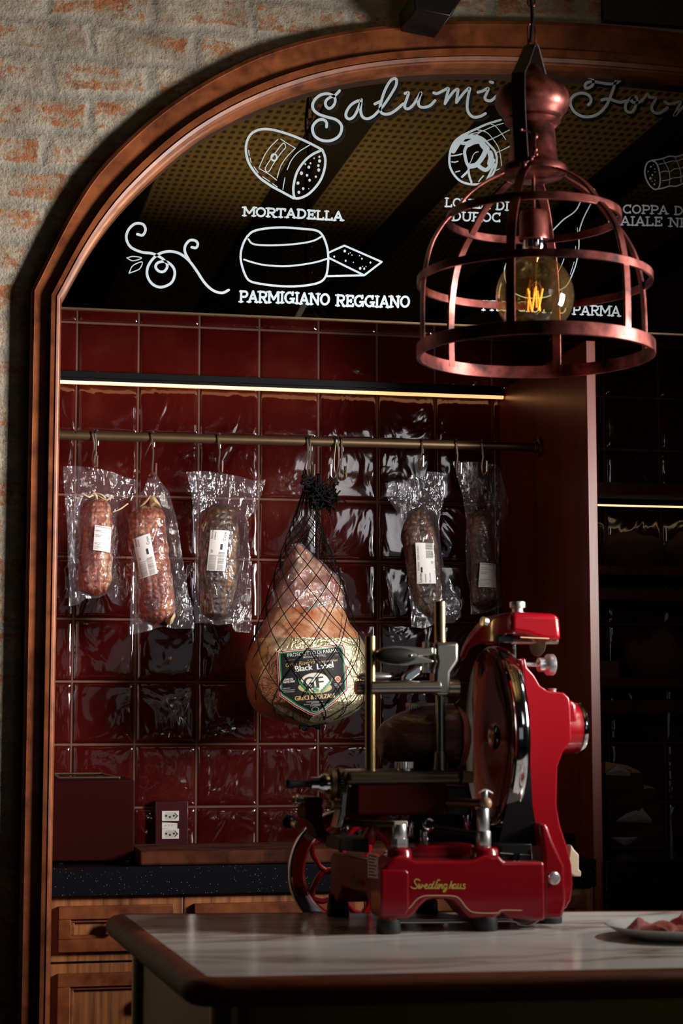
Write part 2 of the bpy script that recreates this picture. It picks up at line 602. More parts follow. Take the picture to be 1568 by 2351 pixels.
def film_mat(name, tint, haze=0.07, gloss=0.2, bump=0.8, scale=30, rough=0.13, hazecol=(0.75, 0.70, 0.80)):
    """clear crinkled plastic film / thin glass"""
    m, nt, ns, lk = mat_new(name)
    out = N(nt, 'ShaderNodeOutputMaterial')
    tr = N(nt, 'ShaderNodeBsdfTransparent'); tr.inputs[0].default_value = (*tint, 1)
    df = N(nt, 'ShaderNodeBsdfDiffuse'); df.inputs[0].default_value = (*hazecol, 1)
    gl = N(nt, 'ShaderNodeBsdfGlossy', Roughness=rough); gl.inputs[0].default_value = (1, 1, 1, 1)
    m1 = N(nt, 'ShaderNodeMixShader'); m1.inputs[0].default_value = haze
    lk.new(tr.outputs[0], m1.inputs[1]); lk.new(df.outputs[0], m1.inputs[2])
    fr = N(nt, 'ShaderNodeFresnel', IOR=1.42)
    ma = N(nt, 'ShaderNodeMath', _operation='MULTIPLY_ADD'); ma.inputs[1].default_value = 1.0; ma.inputs[2].default_value = gloss
    ma.use_clamp = True
    lk.new(fr.outputs[0], ma.inputs[0])
    mn = N(nt, 'ShaderNodeMath', _operation='MINIMUM'); mn.inputs[1].default_value = 0.26; lk.new(ma.outputs[0], mn.inputs[0])
    m2 = N(nt, 'ShaderNodeMixShader'); lk.new(mn.outputs[0], m2.inputs[0]); lk.new(m1.outputs[0], m2.inputs[1]); lk.new(gl.outputs[0], m2.inputs[2])
    if bump:
        tc = N(nt, 'ShaderNodeTexCoord')
        mp = N(nt, 'ShaderNodeMapping'); mp.inputs['Scale'].default_value = (1.5, 1, 0.6)
        lk.new(tc.outputs['Object'], mp.inputs['Vector'])
        nz = N(nt, 'ShaderNodeTexNoise', Scale=scale, Detail=3.0, Distortion=2.2); lk.new(mp.outputs[0], nz.inputs['Vector'])
        bp = N(nt, 'ShaderNodeBump', Strength=bump, Distance=0.012)
        lk.new(nz.outputs['Fac'], bp.inputs['Height'])
        lk.new(bp.outputs[0], gl.inputs['Normal']); lk.new(bp.outputs[0], fr.inputs['Normal'])
    lk.new(m2.outputs[0], out.inputs[0])
    return m


def meat_mat(name, stops, netting=0.0, scale=14, stretch=(1.6, 1, 0.7), rough=0.3):
    m, nt, ns, lk = mat_new(name)
    out = N(nt, 'ShaderNodeOutputMaterial')
    b = N(nt, 'ShaderNodeBsdfPrincipled', Roughness=rough)
    b.inputs['Coat Weight'].default_value = 0.5
    b.inputs['Coat Roughness'].default_value = 0.15
    tc = N(nt, 'ShaderNodeTexCoord')
    mp = N(nt, 'ShaderNodeMapping'); mp.inputs['Scale'].default_value = stretch
    lk.new(tc.outputs['Object'], mp.inputs['Vector'])
    n1 = N(nt, 'ShaderNodeTexNoise', Scale=scale, Detail=9.0, Roughness=0.68, Distortion=1.0)
    lk.new(mp.outputs[0], n1.inputs['Vector'])
    rp = ramp(nt, stops); lk.new(n1.outputs['Fac'], rp.inputs[0])
    col = rp.outputs[0]
    h = n1.outputs['Fac']
    if netting:
        w1 = N(nt, 'ShaderNodeTexWave', _wave_type='BANDS', _bands_direction='Z', Scale=24.0, Distortion=5.0, Detail=2.0, Detail__Scale=1.5)
        w2 = N(nt, 'ShaderNodeTexWave', _wave_type='BANDS', _bands_direction='X', Scale=20.0, Distortion=6.0, Detail=2.0, Detail__Scale=1.5)
        lk.new(tc.outputs['Object'], w1.inputs['Vector']); lk.new(tc.outputs['Object'], w2.inputs['Vector'])
        mu = N(nt, 'ShaderNodeMath', _operation='MULTIPLY'); lk.new(w1.outputs['Fac'], mu.inputs[0]); lk.new(w2.outputs['Fac'], mu.inputs[1])
        ad = N(nt, 'ShaderNodeMath', _operation='MULTIPLY_ADD'); ad.inputs[1].default_value = 0.3; lk.new(mu.outputs[0], ad.inputs[0]); lk.new(n1.outputs['Fac'], ad.inputs[2])
        h = ad.outputs[0]
        mx = N(nt, 'ShaderNodeMix', _data_type='RGBA', _blend_type='MULTIPLY')
        rr = ramp(nt, [(0.0, (1 - netting,) * 3), (0.35, (1, 1, 1))]); lk.new(mu.outputs[0], rr.inputs[0])
        mx.inputs['Factor'].default_value = 1.0
        lk.new(col, mx.inputs['A']); lk.new(rr.outputs[0], mx.inputs['B'])
        col = mx.outputs['Result']
    lk.new(col, b.inputs['Base Color'])
    bp = N(nt, 'ShaderNodeBump', Strength=0.9, Distance=0.009); lk.new(h, bp.inputs['Height'])
    lk.new(bp.outputs[0], b.inputs['Normal']); lk.new(bp.outputs[0], b.inputs['Coat Normal'])
    lk.new(b.outputs[0], out.inputs[0])
    return m


def foil_mat():
    m, nt, ns, lk = mat_new('gold_foil')
    out = N(nt, 'ShaderNodeOutputMaterial')
    b = N(nt, 'ShaderNodeBsdfPrincipled', Roughness=0.34, Metallic=0.85)
    b.inputs['Base Color'].default_value = (0.86, 0.76, 0.47, 1)
    tc = N(nt, 'ShaderNodeTexCoord')
    n1 = N(nt, 'ShaderNodeTexNoise', Scale=230.0, Detail=4.0); lk.new(tc.outputs['Object'], n1.inputs['Vector'])
    n2 = N(nt, 'ShaderNodeTexNoise', Scale=24.0, Detail=5.0, Distortion=1.5); lk.new(tc.outputs['Object'], n2.inputs['Vector'])
    a = N(nt, 'ShaderNodeMath', _operation='MULTIPLY_ADD'); a.inputs[1].default_value = 0.3
    lk.new(n1.outputs['Fac'], a.inputs[0]); lk.new(n2.outputs['Fac'], a.inputs[2])
    bp = N(nt, 'ShaderNodeBump', Strength=0.9, Distance=0.008); lk.new(a.outputs[0], bp.inputs['Height'])
    lk.new(bp.outputs[0], b.inputs['Normal'])
    lk.new(b.outputs[0], out.inputs[0])
    return m


def copper_mat():
    m, nt, ns, lk = mat_new('antique_copper')
    out = N(nt, 'ShaderNodeOutputMaterial')
    b = N(nt, 'ShaderNodeBsdfPrincipled', Roughness=0.36, Metallic=0.8)
    tc = N(nt, 'ShaderNodeTexCoord')
    n1 = N(nt, 'ShaderNodeTexNoise', Scale=24.0, Detail=6.0); lk.new(tc.outputs['Object'], n1.inputs['Vector'])
    rp = ramp(nt, [(0.35, (0.025, 0.008, 0.008)), (0.52, (0.17, 0.04, 0.032)), (0.7, (0.32, 0.10, 0.085))])
    lk.new(n1.outputs['Fac'], rp.inputs[0]); lk.new(rp.outputs[0], b.inputs['Base Color'])
    bp = N(nt, 'ShaderNodeBump', Strength=0.1, Distance=0.002); lk.new(n1.outputs['Fac'], bp.inputs['Height'])
    lk.new(bp.outputs[0], b.inputs['Normal'])
    lk.new(b.outputs[0], out.inputs[0])
    return m


M = {}
M['brick'] = brick_mat()
M['tile'] = tile_mat()
M['grout'] = pbr('brown_grout', (0.15, 0.065, 0.042), 0.8, noise_amt=0.3, noise_scale=40)
M['perf'] = perforated_mat()
M['marble'] = marble_mat()
M['granite'] = granite_mat()
M['trimwood'] = wood('mahogany_trim', (0.075, 0.016, 0.0045), (0.23, 0.064, 0.019), (7, 7, 7), 0.45, 0.06, spec=0.3)
M['cabwood'] = wood('striped_cabinet_wood', (0.085, 0.022, 0.006), (0.36, 0.13, 0.04), (26, 26, 0.9), 0.45, 0.1)
M['partwood'] = wood('dark_panel_wood', (0.12, 0.016, 0.008), (0.20, 0.034, 0.016), (26, 26, 1.5), 0.36, 0.35)
M['shelfwood'] = wood('dark_shelf_wood', (0.03, 0.008, 0.005), (0.06, 0.018, 0.012), (26, 26, 1.5), 0.75, 0.0, spec=0.15)
M['boardwood'] = wood('butcher_block', (0.022, 0.005, 0.003), (0.085, 0.024, 0.010), (9, 18, 8), 0.75, 0.0, spec=0.1)
M['edgewood'] = wood('table_edge_wood', (0.10, 0.022, 0.007), (0.20, 0.055, 0.018), (6, 30, 30), 0.48, 0.0, spec=0.18)
M['cratewood'] = wood('old_crate_wood', (0.02, 0.008, 0.005), (0.05, 0.02, 0.011), (4, 20, 30), 0.75, 0.0, spec=0.2)
M['black'] = pbr('black_plastic', (0.006, 0.006, 0.007), 0.35, spec=0.25)
M['blackmatte'] = pbr('black_matte', (0.004, 0.004, 0.004), 0.8, spec=0.2)
M['rubber'] = pbr('black_rubber', (0.018, 0.020, 0.024), 0.6)
M['glassdark'] = pbr('dark_mirror_glass', (0.17, 0.145, 0.11), 0.015, metal=1.0)
M['paint'] = pbr('white_sign_paint', (0.40, 0.47, 0.52), 0.55, noise_amt=0.1, noise_scale=60)
M['ceilbeam'] = pbr('dark_ceiling_beam', (0.02, 0.012, 0.01), 0.7)
M['floor'] = pbr('dark_floor', (0.03, 0.026, 0.024), 0.5, noise_amt=0.3)
M['led'] = pbr('warm_led_strip', (1, 0.8, 0.6), 0.5, emit=(1.0, 0.42, 0.16), estr=1.7)
M['led2'] = pbr('warm_led_strip_low', (1, 0.8, 0.6), 0.5, emit=(1.0, 0.68, 0.34), estr=1.3)
M['bronze'] = pbr('aged_bronze', (0.15, 0.095, 0.05), 0.42, metal=0.8, noise_amt=0.3, noise_scale=30)
M['steel'] = pbr('worn_steel', (0.42, 0.38, 0.31), 0.3, metal=1.0, noise_amt=0.15, noise_scale=80)
M['chrome'] = pbr('chrome', (0.78, 0.80, 0.82), 0.07, metal=1.0)
M['satin'] = pbr('satin_steel', (0.40, 0.38, 0.34), 0.26, metal=1.0)
M['alu'] = pbr('bright_aluminium', (0.72, 0.71, 0.72), 0.3, metal=0.9)
M['blade'] = pbr('mirror_blade', (0.17, 0.17, 0.18), 0.07, metal=1.0)
M['brass'] = pbr('satin_brass', (0.50, 0.33, 0.15), 0.27, metal=1.0)
M['olive_brass'] = pbr('brass_cladding', (0.26, 0.19, 0.055), 0.42, metal=0.85, noise_amt=0.15, noise_scale=9)
M['red'] = pbr('red_enamel', (0.21, 0.0005, 0.005), 0.3, coat=0.7, spec=0.2)
M['redsoft'] = pbr('red_enamel_flank', (0.21, 0.0005, 0.005), 0.38, coat=0.12, spec=0.12)
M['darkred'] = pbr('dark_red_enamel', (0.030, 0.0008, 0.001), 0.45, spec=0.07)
M['boxred'] = pbr('maroon_powder_coat', (0.020, 0.001, 0.0014), 0.75, spec=0.06)
M['plate'] = pbr('maroon_socket_plate', (0.05, 0.006, 0.010), 0.25)
M['gold'] = pbr('gold_lettering', (0.65, 0.45, 0.10), 0.4, metal=0.3)
M['pin'] = pbr('cream_pinstripe', (0.62, 0.42, 0.24), 0.5)
M['white'] = pbr('white_plastic', (0.72, 0.70, 0.66), 0.4)
M['porcelain'] = pbr('white_porcelain', (0.62, 0.62, 0.62), 0.18, coat=0.4)
M['paper'] = pbr('label_paper', (0.70, 0.68, 0.67), 0.6)
M['ink'] = pbr('black_ink', (0.02, 0.02, 0.022), 0.7)
M['copper'] = copper_mat()
M['darkcopper'] = pbr('dark_strap', (0.016, 0.008, 0.008), 0.5, metal=0.3)
M['bulb'] = film_mat('amber_bulb_glass', (0.86, 0.74, 0.48), 0.025, 0.03, 0.0, rough=0.02, hazecol=(0.6, 0.42, 0.18))
M['filament'] = pbr('glowing_filament', (1, 0.5, 0.1), 0.5, emit=(1.0, 0.22, 0.02), estr=1.9)
M['film'] = film_mat('crinkled_vacuum_film', (0.96, 0.95, 0.97), 0.022, 0.0, 0.7, 19, 0.06)
M['filmham'] = film_mat('ham_wrapping_film', (0.95, 0.93, 0.93), 0.10, 0.12, 1.0, 34, 0.10)
M['plexi'] = pbr('black_mirroring_guard', (0.008, 0.007, 0.008), 0.1)
M['string'] = pbr('black_netting', (0.006, 0.006, 0.006), 0.9, spec=0.1)
M['foil'] = foil_mat()
M['kraft'] = pbr('kraft_paper', (0.42, 0.24, 0.11), 0.8)
M['greypaper'] = pbr('grey_wrapping_paper', (0.34, 0.33, 0.33), 0.8)
M['crust'] = pbr('bread_crust', (0.06, 0.026, 0.015), 0.85, noise_amt=0.5, noise_scale=18, bump=0.9, bump_scale=22)
M['coppa'] = meat_mat('pale_cured_pork', [(0.40, (0.15, 0.014, 0.009)), (0.47, (0.34, 0.06, 0.03)), (0.52, (0.48, 0.17, 0.08)), (0.58, (0.64, 0.40, 0.21))], 0.5, 15, (2.2, 1, 0.5))
M['lonza'] = meat_mat('red_cured_pork', [(0.40, (0.09, 0.008, 0.004)), (0.48, (0.25, 0.036, 0.013)), (0.54, (0.38, 0.095, 0.035)), (0.61, (0.55, 0.28, 0.13))], 0.55, 16, (1.5, 1, 0.8))
M['dark1'] = meat_mat('mould_dark_salami', [(0.40, (0.012, 0.007, 0.004)), (0.5, (0.055, 0.026, 0.011)), (0.57, (0.19, 0.085, 0.022)), (0.66, (0.40, 0.20, 0.06))], 0.35, 13, (1.8, 1, 0.6))
M['dark2'] = meat_mat('brown_salami', [(0.42, (0.018, 0.008, 0.005)), (0.51, (0.09, 0.034, 0.016)), (0.60, (0.24, 0.12, 0.055))], 0.5, 17, (2.0, 1, 0.6))
M['skin'] = meat_mat('ham_rind', [(0.38, (0.22, 0.045, 0.018)), (0.46, (0.40, 0.13, 0.055)), (0.53, (0.50, 0.24, 0.13)), (0.62, (0.60, 0.38, 0.24))], 0.0, 9, (1, 1, 1), 0.35)
M['tallow'] = meat_mat('ham_side_fat', [(0.3, (0.24, 0.09, 0.025)), (0.5, (0.46, 0.22, 0.06)), (0.7, (0.58, 0.34, 0.12))], 0.0, 12, (1, 1, 1), 0.3)
M['hamcut'] = meat_mat('cut_ham', [(0.40, (0.022, 0.003, 0.004)), (0.50, (0.10, 0.010, 0.010)), (0.56, (0.14, 0.03, 0.02)), (0.59, (0.48, 0.32, 0.16)), (0.66, (0.62, 0.46, 0.25))], 0.0, 13, (0.5, 1, 1.9), 0.28)
M['hamface'] = meat_mat('fresh_cut_face', [(0.3, (0.55, 0.03, 0.045)), (0.55, (0.70, 0.12, 0.13)), (0.75, (0.85, 0.50, 0.45))], 0.0, 10, (1, 1, 1), 0.3)  # pink flesh, colour brightened to stand in for light from behind
M['slice'] = meat_mat('prosciutto_slice', [(0.32, (0.42, 0.055, 0.045)), (0.55, (0.55, 0.13, 0.10)), (0.72, (0.68, 0.42, 0.32))], 0.0, 24, (1, 1, 1), 0.3)
M['twine'] = pbr('pale_twine', (0.55, 0.42, 0.26), 0.8)
M['green'] = pbr('green_stamp_ink', (0.01, 0.20, 0.13), 0.6)
M['lblack'] = pbr('label_black', (0.010, 0.010, 0.012), 0.55, spec=0.2, noise_amt=0.2)
M['lred'] = pbr('label_red', (0.36, 0.012, 0.02), 0.4)
M['lgreen'] = pbr('label_green', (0.02, 0.20, 0.07), 0.4)
M['lwhite'] = pbr('label_white', (0.62, 0.60, 0.57), 0.4)
M['lgold'] = pbr('label_gold', (0.50, 0.30, 0.09), 0.4)
M['olive'] = pbr('label_olive', (0.42, 0.36, 0.13), 0.5)
M['stainplate'] = pbr('grey_scribble', (0.30, 0.30, 0.32), 0.7)
M['gripblack'] = pbr('black_grip', (0.006, 0.006, 0.006), 0.55, spec=0.15)
M['gunmetal'] = pbr('gunmetal', (0.09, 0.07, 0.05), 0.34, metal=0.9)
M['bonemetal'] = pbr('cast_clamp', (0.42, 0.37, 0.29), 0.4, metal=0.3)
M['darkchrome'] = pbr('dark_chrome', (0.25, 0.22, 0.20), 0.15, metal=1.0)
# ================================================================== the setting
WALLY = -0.745      # face of the brick wall
def struct(mb, name, mat, parent=None, **kw):
    o = mb.build(name, mat, parent, **kw)
    if parent is None: o['kind'] = 'structure'
    return o


struct(MB().box((-4, -7, -0.06), (5, 0.1, 0.0)), 'floor', M['floor'])

mb = MB()
beams = [-4, 0.345, 0.745, 0.92, 1.22, 1.335, 1.76, 1.93, 2.33, 2.5, 5]
for i in range(len(beams) - 1):
    if i % 2 == 0:
        mb.cur = 1
        mb.box((beams[i], -7, 2.985), (beams[i + 1], 0.1, 3.06))
    else:
        mb.cur = 0
        mb.box((beams[i], -7, 3.0), (beams[i + 1], 0.1, 3.05))
struct(mb, 'ceiling', [M['perf'], M['ceilbeam']])

# back wall of glazed tiles on brown grout
mb = MB()
mb.cur = 1
mb.box((-0.35, 0.0, 0.0), (2.5, 0.08, 2.98))
mb.cur = 0
rows = [2.46, 2.322, 2.184, 2.047, 1.91, 1.76, 1.61, 1.46, 1.31, 1.16, 1.01, 0.86, 0.71]
ts = [0, 0.006, 0.016, 0.03, 0.08, 0.2, 0.35, 0.5, 0.65, 0.8, 0.92, 0.97, 0.984, 0.994, 1]
dp = [0.0005, 0.0022, 0.0036, 0.0044, 0.005, 0.0053, 0.0055, 0.0055, 0.0055, 0.0053, 0.005, 0.0044, 0.0036, 0.0022, 0.0005]
nt_ = len(ts) - 1
for ci in range(-2, 16):
    for ri in range(len(rows) - 1):
        x0, x1 = ci * 0.15 + 0.0024, (ci + 1) * 0.15 - 0.0024
        z1, z0 = rows[ri] - 0.0024, rows[ri + 1] + 0.0024
        tx, tz = random.uniform(-0.008, 0.008), random.uniform(-0.008, 0.008)
        sd = random.uniform(0, 50)

        def tile(u, v):
            i, j = round(u * nt_), round(v * nt_)
            x, z = x0 + (x1 - x0) * ts[i], z0 + (z1 - z0) * ts[j]
            d = min(dp[i], dp[j])
            wav = noise.noise(Vector((x * 13 + sd, z * 8, sd))) * 0.0016
            f = max(0.0, min(1.0, (d - 0.002) / 0.003))
            return (x, -(d + f * (0.0012 + wav + tx * (ts[i] - .5) * .15 + tz * (ts[j] - .5) * .15)), z)
        mb.grid(tile, nt_, nt_)
struct(mb, 'wall_back', [M['tile'], M['grout']], angle=60, fix=False)
bpy.data.objects['wall_back'].data.flip_normals() if False else None

# brick wall with the arched opening
ACX = 1.085        # the arch is symmetrical about the partition
OPT = [(-0.146, 2.085), (-0.067, 2.257), (-0.002, 2.360), (0.113, 2.478), (0.24, 2.570), (0.36, 2.632), (0.511, 2.680), (0.702, 2.714), (0.90, 2.731), (1.085, 2.737)]
IPT = [(-0.085, 2.066), (-0.022, 2.186), (0.052, 2.288), (0.166, 2.402), (0.282, 2.482), (0.415, 2.543), (0.547, 2.582), (0.70, 2.607), (0.88, 2.620), (1.085, 2.624)]


def arch_path(pts):
    """post foot, springing, half arch, mirrored half, post foot; resampled so that two paths pair up"""
    half = pts + [(2 * ACX - x, z) for x, z in pts[-2::-1]]
    c = catmull([Vector((x, z, 0)) for x, z in half], 8)
    L = [0.0]
    for p, q in zip(c, c[1:]): L.append(L[-1] + (q - p).length)
    out = []
    for k in range(97):
        d = L[-1] * k / 96
        i = max(j for j in range(len(L)) if L[j] <= d + 1e-9)
        i = min(i, len(c) - 2)
        t = (d - L[i]) / max(1e-9, L[i + 1] - L[i])
        out.append(c[i].lerp(c[i + 1], t).to_2d())
    return [Vector((out[0].x - 0.002, 0.0))] + out + [Vector((out[-1].x + 0.002, 0.0))]


po, pi_ = arch_path(OPT), arch_path(IPT)
IXL = pi_[0].x
hole = [o.lerp(i, 0.4) for o, i in zip(po, pi_)]
outer = []
for p in hole:
    d = p - Vector((ACX, 0.0))
    k = min((4.8 / abs(d.x)) if abs(d.x) > 1e-6 else 1e9, (3.06 / d.y) if d.y > 1e-6 else 1e9)
    outer.append(Vector((ACX, 0.0)) + d * k)
mb = MB()
vs_, fs = [], []
for h, o in zip(hole, outer):
    vs_ += [(h.x, WALLY, h.y), (o.x, WALLY, o.y), (h.x, WALLY + 0.09, h.y)]
for i in range(len(hole) - 1):
    fs += [(3 * i, 3 * i + 3, 3 * i + 4, 3 * i + 1), (3 * i, 3 * i + 2, 3 * i + 5, 3 * i + 3)]
mb.add(vs_, fs)
struct(mb, 'wall_front', M['brick'], fix=False)

# moulded timber frame round the arch
prof = [(0.0, -0.698), (0.0, -0.768), (0.03, -0.778), (0.11, -0.782), (0.125, -0.780), (0.60, -0.780), (0.605, -0.774), (0.63, -0.774), (0.632, -0.790), (0.65, -0.796),
        (0.79, -0.797), (0.80, -0.794), (0.815, -0.794), (0.83, -0.799), (0.90, -0.795), (0.905, -0.789), (0.94, -0.788), (0.97, -0.783), (1.0, -0.776), (1.0, -0.700)]
mb = MB()
vs_, fs = [], []
for o, i in zip(po, pi_):
    for s, y in prof:
        q = o.lerp(i, s)
        vs_.append((q.x, y, q.y))
n = len(prof)
for i in range(len(po) - 1):
    for k in range(n - 1):
        fs.append((i * n + k, i * n + k + 1, (i + 1) * n + k + 1, (i + 1) * n + k))
mb.add(vs_, fs)
struct(mb, 'trim_1', M['trimwood'], angle=24)

# sides of the niche
struct(MB().box((-0.125, -0.70, 0.0), (-0.088, -0.008, 2.98)), 'wall_left', M['partwood'])
struct(MB().box((2.258, -0.70, 0.0), (2.295, -0.008, 2.98)), 'wall_right', M['partwood'])
PX = 1.069
pw = at_y(1376, 1400, -0.668).x
struct(MB().box((PX, -0.668, 0.0), (pw, -0.008, 2.052)), 'wall_partition', M['partwood'], bevel=0.0015)
# thin dark slab standing proud of the brick, upper right
pr0 = at_y(1386, 20, -0.765).x
struct(MB().box((pr0, -0.765, at_y(1386, 46, -0.765).z), (pr0 + 1.2, -0.7455, 2.98)), 'trim_2', M['ceilbeam'])

# ================================================================== black glass sign with painted menu
GY = -0.738
gz0 = at_y(700, 730, GY).z
gq = [i.lerp(o, 0.25) for o, i in zip(po, pi_)][1:-1]
gpoly = [(-0.0875, gz0)] + [(p.x, p.y) for p in gq if p.y > gz0 + 0.01] + [(2 * ACX + 0.0875, gz0)]
mb = MB().prism(gpoly, lambda p, sd: (p[0], GY if sd == 0 else GY + 0.008, p[1]))
sign = single(mb, 'glass_sign', M['glassdark'], 'arched black glass sign with white painted salami drawings, inside the timber arch', 'sign', angle=20)
mb = MB().bar((-0.088, GY + 0.004, gz0 - 0.001), (2.255, GY + 0.004, gz0 - 0.001), 0.011, 0.004)
mb.build('lit_glass_edge', M['bronze'], sign)  # added strip, its bronze stands in for the bright edge-lit glass rim


def paint(x, y, sd):
    p = at_y(x, y, GY - 0.0006)
    return (p.x, GY - (0.0011 if sd == 0 else 0.0003) - LAYER[0] * 0.00003, p.z)


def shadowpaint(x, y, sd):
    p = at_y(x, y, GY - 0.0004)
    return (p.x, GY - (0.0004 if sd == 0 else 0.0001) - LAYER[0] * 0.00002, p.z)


def strokes(name, ss, w, mat='paint', fn=paint, dots=()):
    mb = MB()
    for s in ss:
        ww, pts = (s[0], s[1]) if isinstance(s[0], (int, float)) else (w, s)
        mb.ribbon(pts, ww, fn)
    for (x, y, r) in dots:
        k = 9
        mb.prism([(x + r * math.cos(2 * math.pi * i / k), y + r * math.sin(2 * math.pi * i / k) * 1.15) for i in range(k)], lambda p, sd: fn(p[0], p[1], sd))
    return mb.build(name, M[mat], sign)


def tr(pts, ox, oy, sc):
    return [(ox + p[0] / sc, oy + p[1] / sc) for p in pts]


def arc(cx, cy, rx, ry, a0, a1, n=12):
    return [(cx + rx * math.cos(R(a0 + (a1 - a0) * i / n)), cy + ry * math.sin(R(a0 + (a1 - a0) * i / n))) for i in range(n + 1)]


# hand lettered slab-serif capitals on a unit-height body: width, strokes, serif points (x, y)
GL = {
    'M': (1.15, [[(0.15, 0), (0.15, 1)], [(0.15, 1), (0.57, 0.3)], [(0.57, 0.3), (1.0, 1)], [(1.0, 1), (1.0, 0)]], [(0.15, 0), (1.0, 0), (0.1, 1), (1.05, 1)]),
    'O': (0.95, [arc(0.47, 0.5, 0.37, 0.46, 0, 360, 22)], []),
    'R': (0.9, [[(0.18, 0), (0.18, 1)], [(0.18, 0.97), (0.5, 0.97)], arc(0.5, 0.73, 0.26, 0.24, 90, -90), [(0.5, 0.49), (0.18, 0.49)], [(0.42, 0.49), (0.80, 0.0)]], [(0.18, 0), (0.82, 0), (0.14, 1)]),
    'T': (0.85, [[(0.42, 0), (0.42, 0.97)], [(0.05, 0.96), (0.8, 0.96)], [(0.06, 0.96), (0.06, 0.78)], [(0.79, 0.96), (0.79, 0.78)]], [(0.42, 0)]),
    'A': (0.95, [[(0.12, 0), (0.47, 1)], [(0.47, 1), (0.83, 0)], [(0.25, 0.34), (0.7, 0.34)]], [(0.12, 0), (0.83, 0)]),
    'D': (0.95, [[(0.2, 0), (0.2, 1)], [(0.1, 0.97), (0.4, 0.97)], arc(0.4, 0.5, 0.42, 0.47, 90, -90, 14), [(0.4, 0.03), (0.1, 0.03)]], []),
    'E': (0.8, [[(0.2, 0), (0.2, 1)], [(0.08, 0.96), (0.7, 0.96)], [(0.2, 0.5), (0.52, 0.5)], [(0.08, 0.04), (0.72, 0.04)], [(0.70, 0.96), (0.70, 0.8)], [(0.72, 0.04), (0.72, 0.2)], [(0.52, 0.6), (0.52, 0.4)]], []),
    'L': (0.78, [[(0.2, 0), (0.2, 1)], [(0.08, 0.04), (0.7, 0.04)], [(0.7, 0.04), (0.7, 0.22)]], [(0.2, 1)]),
    'P': (0.85, [[(0.2, 0), (0.2, 1)], [(0.1, 0.97), (0.5, 0.97)], arc(0.5, 0.72, 0.27, 0.25, 90, -90), [(0.5, 0.47), (0.2, 0.47)]], [(0.2, 0)]),
    'I': (0.42, [[(0.21, 0), (0.21, 1)]], [(0.21, 0), (0.21, 1)]),
    'G': (0.98, [arc(0.48, 0.5, 0.38, 0.46, 45, 340, 18), [(0.84, 0.36), (0.84, 0.05)], [(0.58, 0.40), (0.92, 0.40)], [(0.78, 0.98), (0.76, 0.74)]], []),
    'N': (1.0, [[(0.17, 0), (0.17, 1)], [(0.17, 1), (0.82, 0)], [(0.82, 0), (0.82, 1)]], [(0.17, 0), (0.82, 1), (0.12, 1)]),
    'Z': (0.85, [[(0.1, 0.95), (0.74, 0.95)], [(0.74, 0.95), (0.1, 0.05)], [(0.1, 0.05), (0.76, 0.05)], [(0.1, 0.95), (0.1, 0.78)], [(0.76, 0.05), (0.76, 0.22)]], []),
    'U': (0.95, [[(0.17, 1), (0.17, 0.38)] + arc(0.48, 0.36, 0.31, 0.33, 180, 360, 12) + [(0.79, 1)]], [(0.17, 1), (0.79, 1)]),
    'C': (0.9, [arc(0.48, 0.5, 0.38, 0.46, 48, 312, 18), [(0.76, 0.98), (0.75, 0.74)], [(0.76, 0.02), (0.75, 0.2)]], []),
    'S': (0.8, [[(0.66, 0.84), (0.5, 0.95), (0.3, 0.94), (0.16, 0.78), (0.24, 0.6), (0.45, 0.5), (0.62, 0.38), (0.66, 0.22), (0.5, 0.06), (0.28, 0.05), (0.12, 0.18)]], []),
    ' ': (0.55, [], []),
}


def lettering(name, txt, p0, p1, h, w=4.0):
    tot = sum(GL[c][0] for c in txt)
    L = math.hypot(p1[0] - p0[0], p1[1] - p0[1])
    e = ((p1[0] - p0[0]) / L, (p1[1] - p0[1]) / L)
    sx = L / tot
    mb = MB()
    x = 0.0
    k = 0
    for c in txt:
        wd_, st, sf = GL[c]
        k += 1
        jy = math.sin(k * 12.9) * 0.06
        jr = math.sin(k * 7.7) * 0.035

        def P(q):
            u = (x + q[0]) * sx
            v = (q[1] + jy + jr * q[0]) * h
            return (p0[0] + e[0] * u + e[1] * v, p0[1] + e[1] * u - v)
        for s in st:
            mb.ribbon([P(q) for q in s], w, paint, smooth=len(s) > 2, n=2)
        for (a, b) in sf:
            mb.ribbon([P((a - 0.16, b + (0.03 if b < .5 else -0.03))), P((a + 0.16, b + (0.03 if b < .5 else -0.03)))], w * 0.8, paint)
        x += wd_
    return mb.build(name, M['paint'], sign)


